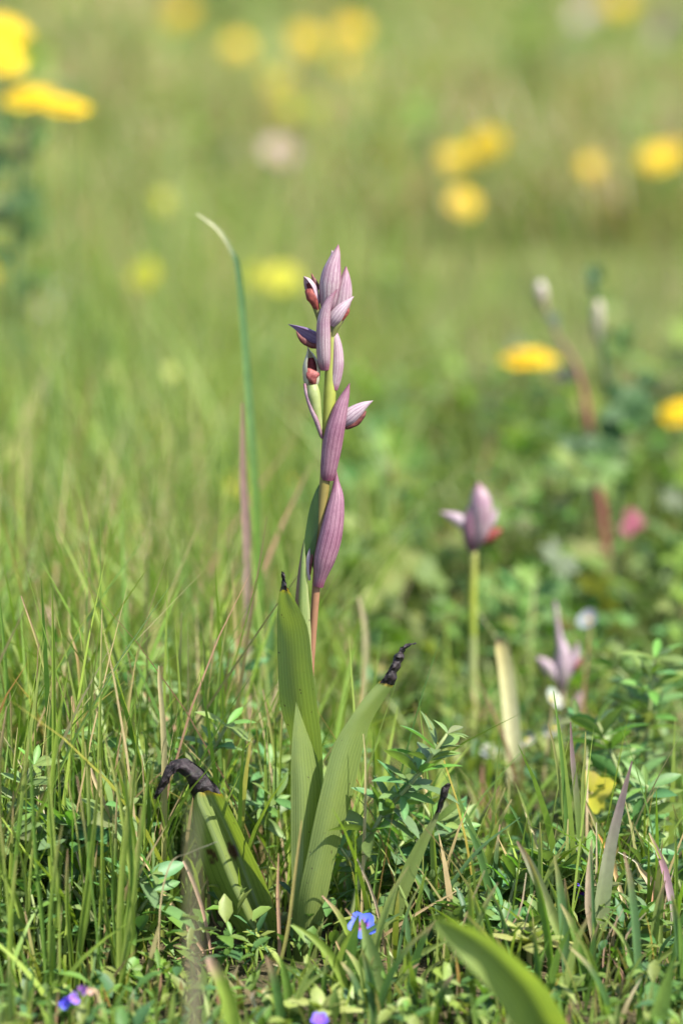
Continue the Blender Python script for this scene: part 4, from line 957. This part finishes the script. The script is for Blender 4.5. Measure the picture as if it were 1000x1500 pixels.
# ------------------------------------------------------------------ the two smaller orchids behind
def small_orchid(label, base, foot_y, parts, stem, sr, scol):
    b = base.copy(); b.z = ground(b.x, b.y)
    o = thing('orchid', label, 'orchid', b)
    tube('stem', [b-Vector((0, 0, .002))]+A(stem, foot_y), [s*S for s in sr], M_PLAIN, o, scol, n=10, rows=40)
    for nm, ax, rad, mat, phi, full in parts:
        shell(nm, ax, rad, mat, o, y0=foot_y, phi=phi, a0=0 if full else -125, a1=360 if full else 125, rows=18, n=14)
fy = 0.25
small_orchid('smaller blurred orchid with one mauve flower cluster on a bare yellow-green stem', W(690, 1110, fy), fy,
    [('bract', [(690, 806, 0), (700, 780, -6), (704, 745, -8), (702, 722, -6), (700, 706, -4)], [7, 18, 21, 14, .6], M_BRACT_UP, 10, False),
     ('bract', [(690, 806, 0), (688, 785, -10), (688, 765, -12), (692, 745, -10), (697, 730, -8)], [7, 13, 13, 9, .6], M_BRACT_LOW, -10, False),
     ('hood', [(690, 775, -4), (677, 765, -6), (663, 757, -6), (644, 750, -6)], [9, 12, 9, .6], M_HOOD, -15, False),
     ('lip', [(694, 795, 2), (710, 790, 0), (722, 782, 0), (735, 775, 0)], [5, 10, 10, 3], M_LIP, 5, True),
     ('hood', [(697, 785, 8), (712, 770, 8), (722, 758, 8), (728, 742, 8)], [8, 10, 7, .6], M_HOOD, 20, False),
     ('leaf', [(688, 1160, 0), (689, 1080, 0), (690, 1000, 0), (691, 930, 0)], [9, 11, 11, 8], M_OVARY, 0, True)],
    [(689, 1060), (691, 950), (691, 880), (693, 808)], [9, 8.5, 8, 8, 7], [(0.2, 0.26, 0.08), (0.19, 0.25, 0.07), (0.2, 0.25, 0.04), (0.25, 0.29, 0.035), (0.27, 0.27, 0.07)])
fy2 = 0.25
small_orchid('low dusty pink orchid spike half buried among herbs below the red-stemmed plant', W(815, 1080, fy2), fy2,
    [('bract', [(822, 1010, 0), (822, 980, -4), (824, 955, -4), (818, 930, -2), (812, 880, 0)], [6, 15, 13, 6, 3], M_HOOD, 0, False),
     ('hood', [(820, 1000, -4), (808, 985, -6), (797, 972, -6), (785, 962, -6)], [7, 12, 10, 1], M_HOOD, -20, False),
     ('hood', [(824, 1000, 4), (835, 980, 4), (842, 960, 4), (846, 940, 4)], [6, 10, 8, 1], M_HOOD, 20, False),
     ('lip', [(836, 985, 0), (845, 975, -2), (852, 962, -2)], [4, 7, 2], M_LIP_PINK, 10, True),
     ('bract', [(835, 1055, 0), (842, 1035, -2), (850, 1020, -2), (858, 1005, -2)], [4, 8, 7, 1], M_HOOD, 10, False)],
    [(822, 1050), (822, 1010), (820, 960), (814, 890)], [5, 5, 5, 5, 4], [(0.25, 0.2, 0.12), (0.26, 0.2, 0.13), (0.3, 0.22, 0.17), (0.3, 0.3, 0.17), (0.3, 0.32, 0.2)])

# ------------------------------------------------------------------ blurred leafy herbs behind
def lobed_leaf(V, F, CO, c, d, up, R, col, lobes, r):
    d = d.normalized(); s = d.cross(up).normalized(); nn = s.cross(d)
    b = len(V); V.append(c); CO.append(col); n = lobes*4
    for i in range(n+1):
        a = -2.6+5.2*i/n
        rr = R*(0.62+0.38*math.cos(a*lobes/5.2*2*math.pi*.5)**2)*(1-.12*abs(a)/2.6)
        V.append(c+d*(rr*math.cos(a)+R*.1)+s*(rr*math.sin(a))+nn*(0.12*R*math.sin(a*3+r.random()))); CO.append(tuple(x*r.uniform(.92, 1.08) for x in col))
    for i in range(n): F.append((b, b+1+i, b+2+i))
def herb_mesh(seed, nl, hh, spread, R, lobes, cols):
    r = random.Random(seed); V, F, CO = [], [], []
    for i in range(nl):
        a = r.uniform(0, 6.28); rad = spread*math.sqrt(r.random()); z = hh*r.uniform(.15, 1.0)*(1-.4*rad/spread)
        c = Vector((math.cos(a)*rad, math.sin(a)*rad, z)); col = tuple(x*r.uniform(.7, 1.25) for x in r.choice(cols))
        v, f, _ = tube_geo([Vector((0, 0, -.002)), c*.5+Vector((0, 0, z*.15)), c], [.0008, .0007, .0005], 4, 5)
        F += [tuple(k+len(V) for k in ff) for ff in f]; V += v; CO += [(0.12, 0.16, 0.05)]*len(v)
        el = r.gauss(.3, .35); d = Vector((math.cos(a)*math.cos(el), math.sin(a)*math.cos(el), math.sin(el)))
        lobed_leaf(V, F, CO, c, d, Vector((r.gauss(0, .35), r.gauss(-.2, .35), 1)), R*r.uniform(.6, 1.2), col, lobes, r)
    me = bpy.data.meshes.new('herb'); me.from_pydata([tuple(v) for v in V], [], F)
    at = me.color_attributes.new('Col', 'FLOAT_COLOR', 'POINT')
    at.data.foreach_set('color', np.hstack([np.array(CO, dtype=np.float32), np.ones((len(V), 1), np.float32)]).ravel())
    me.materials.append(M_HERB); me.update(); return me
HC = [(0.10, 0.175, 0.04), (0.13, 0.21, 0.045), (0.155, 0.23, 0.055), (0.075, 0.145, 0.035), (0.14, 0.20, 0.07)]
HERBS = [herb_mesh(50+i, n, h, s, R, lb, HC) for i, (n, h, s, R, lb) in enumerate([(34, .075, .045, .011, 5), (28, .09, .04, .014, 5), (40, .06, .055, .009, 7), (30, .10, .05, .012, 7), (26, .05, .05, .013, 3)])]
def herbs():
    HK = ['low lobed-leaved', 'tall broad-lobed', 'dense small-leaved', 'tall many-lobed', 'flat three-lobed']
    lab = 'blurred %s green herb in the meadow behind the smaller orchid'; grp = 'leafy herbs in the meadow behind'
    lab2 = 'blurred %s herb among the tall grass left of the orchid'; grp2 = 'leafy herbs among the grass on the left'
    for i in range(84):
        right = i < 54
        y = 0.33+(0.75 if right else 1.5)*random.random()**1.5; x = (random.uniform(-.01, .19) if right else random.uniform(-.19, .02))*(1+y)
        if right and y < .5 and x < 0.03: y += .25
        pxx = 500+x/(1+y)/S
        if right and 800 < pxx < 940 and y < .56: y += .25
        hi = random.randrange(5); o = bpy.data.objects.new('leafy_herb', HERBS[hi]); C.objects.link(o)
        o.location = (x, y, ground(x, y)); o.rotation_euler = (random.gauss(0, .1), random.gauss(0, .1), random.uniform(0, 6.28)); s = random.uniform(.75, 1.25)*(1 if right else .8); o.scale = (s, s, s*random.uniform(.8, 1.2))
        tag(o, (lab if right else lab2) % HK[hi] + (', close behind it' if y < .6 else ', further off'), 'herb', grp if right else grp2)
herbs()
def far_herbs():
    lab = 'dark leafy herb clump blurred on the far slope'; grp = 'leafy herb clumps on the far slope'
    for i in range(60):
        y = random.uniform(1.9, 6.5); x = random.uniform(-.26, .26)*(1+y)
        o = bpy.data.objects.new('leafy_herb', random.choice(HERBS)); C.objects.link(o)
        o.location = (x, y, ground(x, y)); o.rotation_euler = (0, 0, random.uniform(0, 6.28)); s = random.uniform(1.2, 2.4); o.scale = (s, s, s)
        tag(o, ('large ' if s > 1.95 else ('small ' if s < 1.5 else '')) + lab + (', near its foot' if y < 3 else ''), 'herb', grp)
far_herbs()
# the red-stemmed plant on the right, and the leafy plant carrying the daisies top left
def tall_plant(name, label, stempts, y, rad, cols, leaves, buds=()):
    P = A(stempts, y); b = P[0].copy(); b.z = ground(b.x, b.y)-.002
    t = thing(name, label, 'plant', b)
    tube('stem', [b]+P[1:], rad if isinstance(rad, list) else [rad]*len(P), M_PLAIN, t, cols, n=8, rows=30)
    r = random.Random(3)
    for (px, py, R, c, lb, dx, dz) in leaves:
        p = W(px, py, y+r.gauss(0, .012)); V, F, CO = [], [], []
        lobed_leaf(V, F, CO, p, Vector((dx, -.3, dz)), Vector((r.gauss(0, .3), -.6, .8)), R*1.25*S, c, lb, r)
        build('leaf', V, F, M_HERB, t, loc=p, col=CO, smooth=False)
    for (px, py, px2, py2, R, c, c2) in buds:
        a = W(px, py, y); q = W(px2, py2, y)
        tube('bud', [a, a.lerp(q, .4), a.lerp(q, .8), q], [R*.5*S, R*S, R*.9*S, R*.3*S], M_PLAIN, t, c, c2, n=9)
DGR = (0.045, 0.09, 0.03); RED = (0.20, 0.06, 0.055)
tp = 0.50
tall_plant('herb_with_red_stem', 'tall herb with a dark red stem and drooping green leaves, right of the smaller orchid', [(905, 1060), (890, 900), (882, 770), (868, 680), (856, 590), (840, 530), (815, 490), (796, 440)], tp, [.003, .003, .003, .0026, .002, .0014, .001, .001], [RED, RED, RED, RED, (0.22, 0.09, 0.07), (0.2, 0.13, 0.09), (0.22, 0.17, 0.11)],
   [(905, 590, 62, DGR, 5, 1, .1), (925, 600, 45, (0.06, 0.12, 0.04), 5, 1, -.1), (868, 405, 24, (0.07, 0.12, 0.045), 5, -.5, .6), (872, 402, 22, (0.08, 0.13, 0.05), 5, .6, .6), (850, 650, 40, DGR, 5, -1, .1), (880, 640, 50, DGR, 5, .6, -.3), (835, 548, 30, (0.08, 0.08, 0.06), 3, -.6, -.2), (920, 765, 34, (0.28, 0.07, 0.12), 3, 1, 0),
    (905, 500, 38, (0.09, 0.15, 0.04), 5, .7, .5), (900, 700, 42, (0.08, 0.14, 0.04), 5, .3, .6), (915, 960, 46, (0.24, 0.07, 0.10), 3, .3, .6), (925, 920, 36, (0.22, 0.08, 0.09), 3, .3, .9), (890, 1000, 34, (0.24, 0.08, 0.10), 3, -.2, .9), (940, 560, 30, DGR, 5, 1, .4), (815, 470, 24, (0.06, 0.08, 0.05), 3, -.6, .3)],
   [(795, 450, 790, 412, 13, (0.2, 0.14, 0.09), (0.45, 0.4, 0.36)), (874, 500, 876, 440, 13, (0.16, 0.17, 0.1), (0.42, 0.36, 0.27)), (869, 435, 868, 398, 11, (0.07, 0.12, 0.05), (0.05, 0.09, 0.04))])
tall_plant('herb_fork', 'dark green forking stem beside the red-stemmed herb', [(900, 720), (905, 670), (900, 610), (885, 540), (875, 440)], tp+.02, .0018, (0.07, 0.11, 0.05), [(895, 630, 30, DGR, 5, .5, .5)])
tall_plant('daisy_foliage', 'dark leafy plant below the bright yellow daisies at the upper left', [(20, 620), (22, 480), (25, 340), (35, 230), (55, 170)], .86, .003, (0.07, 0.12, 0.04),
   [(10, 240, 60, DGR, 5, -.6, .3), (30, 290, 56, DGR, 5, .4, -.2), (8, 310, 52, DGR, 5, -.5, -.3), (45, 215, 45, (0.08, 0.15, 0.04), 5, .7, .3), (60, 200, 40, (0.09, 0.16, 0.04), 5, .9, .2), (15, 190, 44, (0.08, 0.15, 0.05), 5, -.4, .7), (40, 330, 50, (0.07, 0.13, 0.04), 5, .6, -.2), (10, 380, 50, (0.09, 0.16, 0.05), 5, -.4, .2), (40, 420, 46, (0.10, 0.17, 0.05), 5, .6, .2), (-20, 270, 60, DGR, 5, -.8, .1)])
# ferny sprig on the right and the yellow leaf
sprig('dark ferny sprig at the right, behind the yellow leaf', [W(945, 1170, .13), W(945, 1100, .13), W(950, 1040, .13), W(958, 965, .13)], 1.25, None, 9, start=.2)
def yellow_leaf(px, py, y, R, col, col2, label, d=(1, -.4, .5)):
    p = W(px, py, y); g = ground(p.x, p.y); t = thing('yellow_leaf', label, 'leaf', (p.x, p.y, g)); r = random.Random(px)
    tube('petiole', [Vector((p.x, p.y, g-.002)), Vector((p.x, p.y, (g+p.z)/2)), p], [.0008, .0007, .0006], M_PLAIN, t, (0.25, 0.2, 0.07), n=6)
    V, F, CO = [], [], []; lobed_leaf(V, F, CO, p, Vector(d), Vector((.1, -.8, .6)), R*S, col, 3, r)
    CO = [mixc(c, col2, sst(.5, 1, (i % 5)/4)*.5) for i, c in enumerate(CO)]
    build('blade', V, F, M_HERB, t, loc=p, col=CO)
yellow_leaf(866, 1160, .075, 40, (0.5, 0.45, 0.05), (0.36, 0.26, 0.12), 'yellowing lobed leaf with brown spots behind the tuft of thin blades')
yellow_leaf(950, 1222, .05, 20, (0.5, 0.33, 0.1), (0.32, 0.12, 0.13), 'small orange and purple dying leaf right of the yellowing leaf')
yellow_leaf(885, 1255, .025, 14, (0.55, 0.3, 0.06), (0.45, 0.25, 0.1), 'small orange withered leaf behind the broad purple-grey blade', (0, -.5, 1))
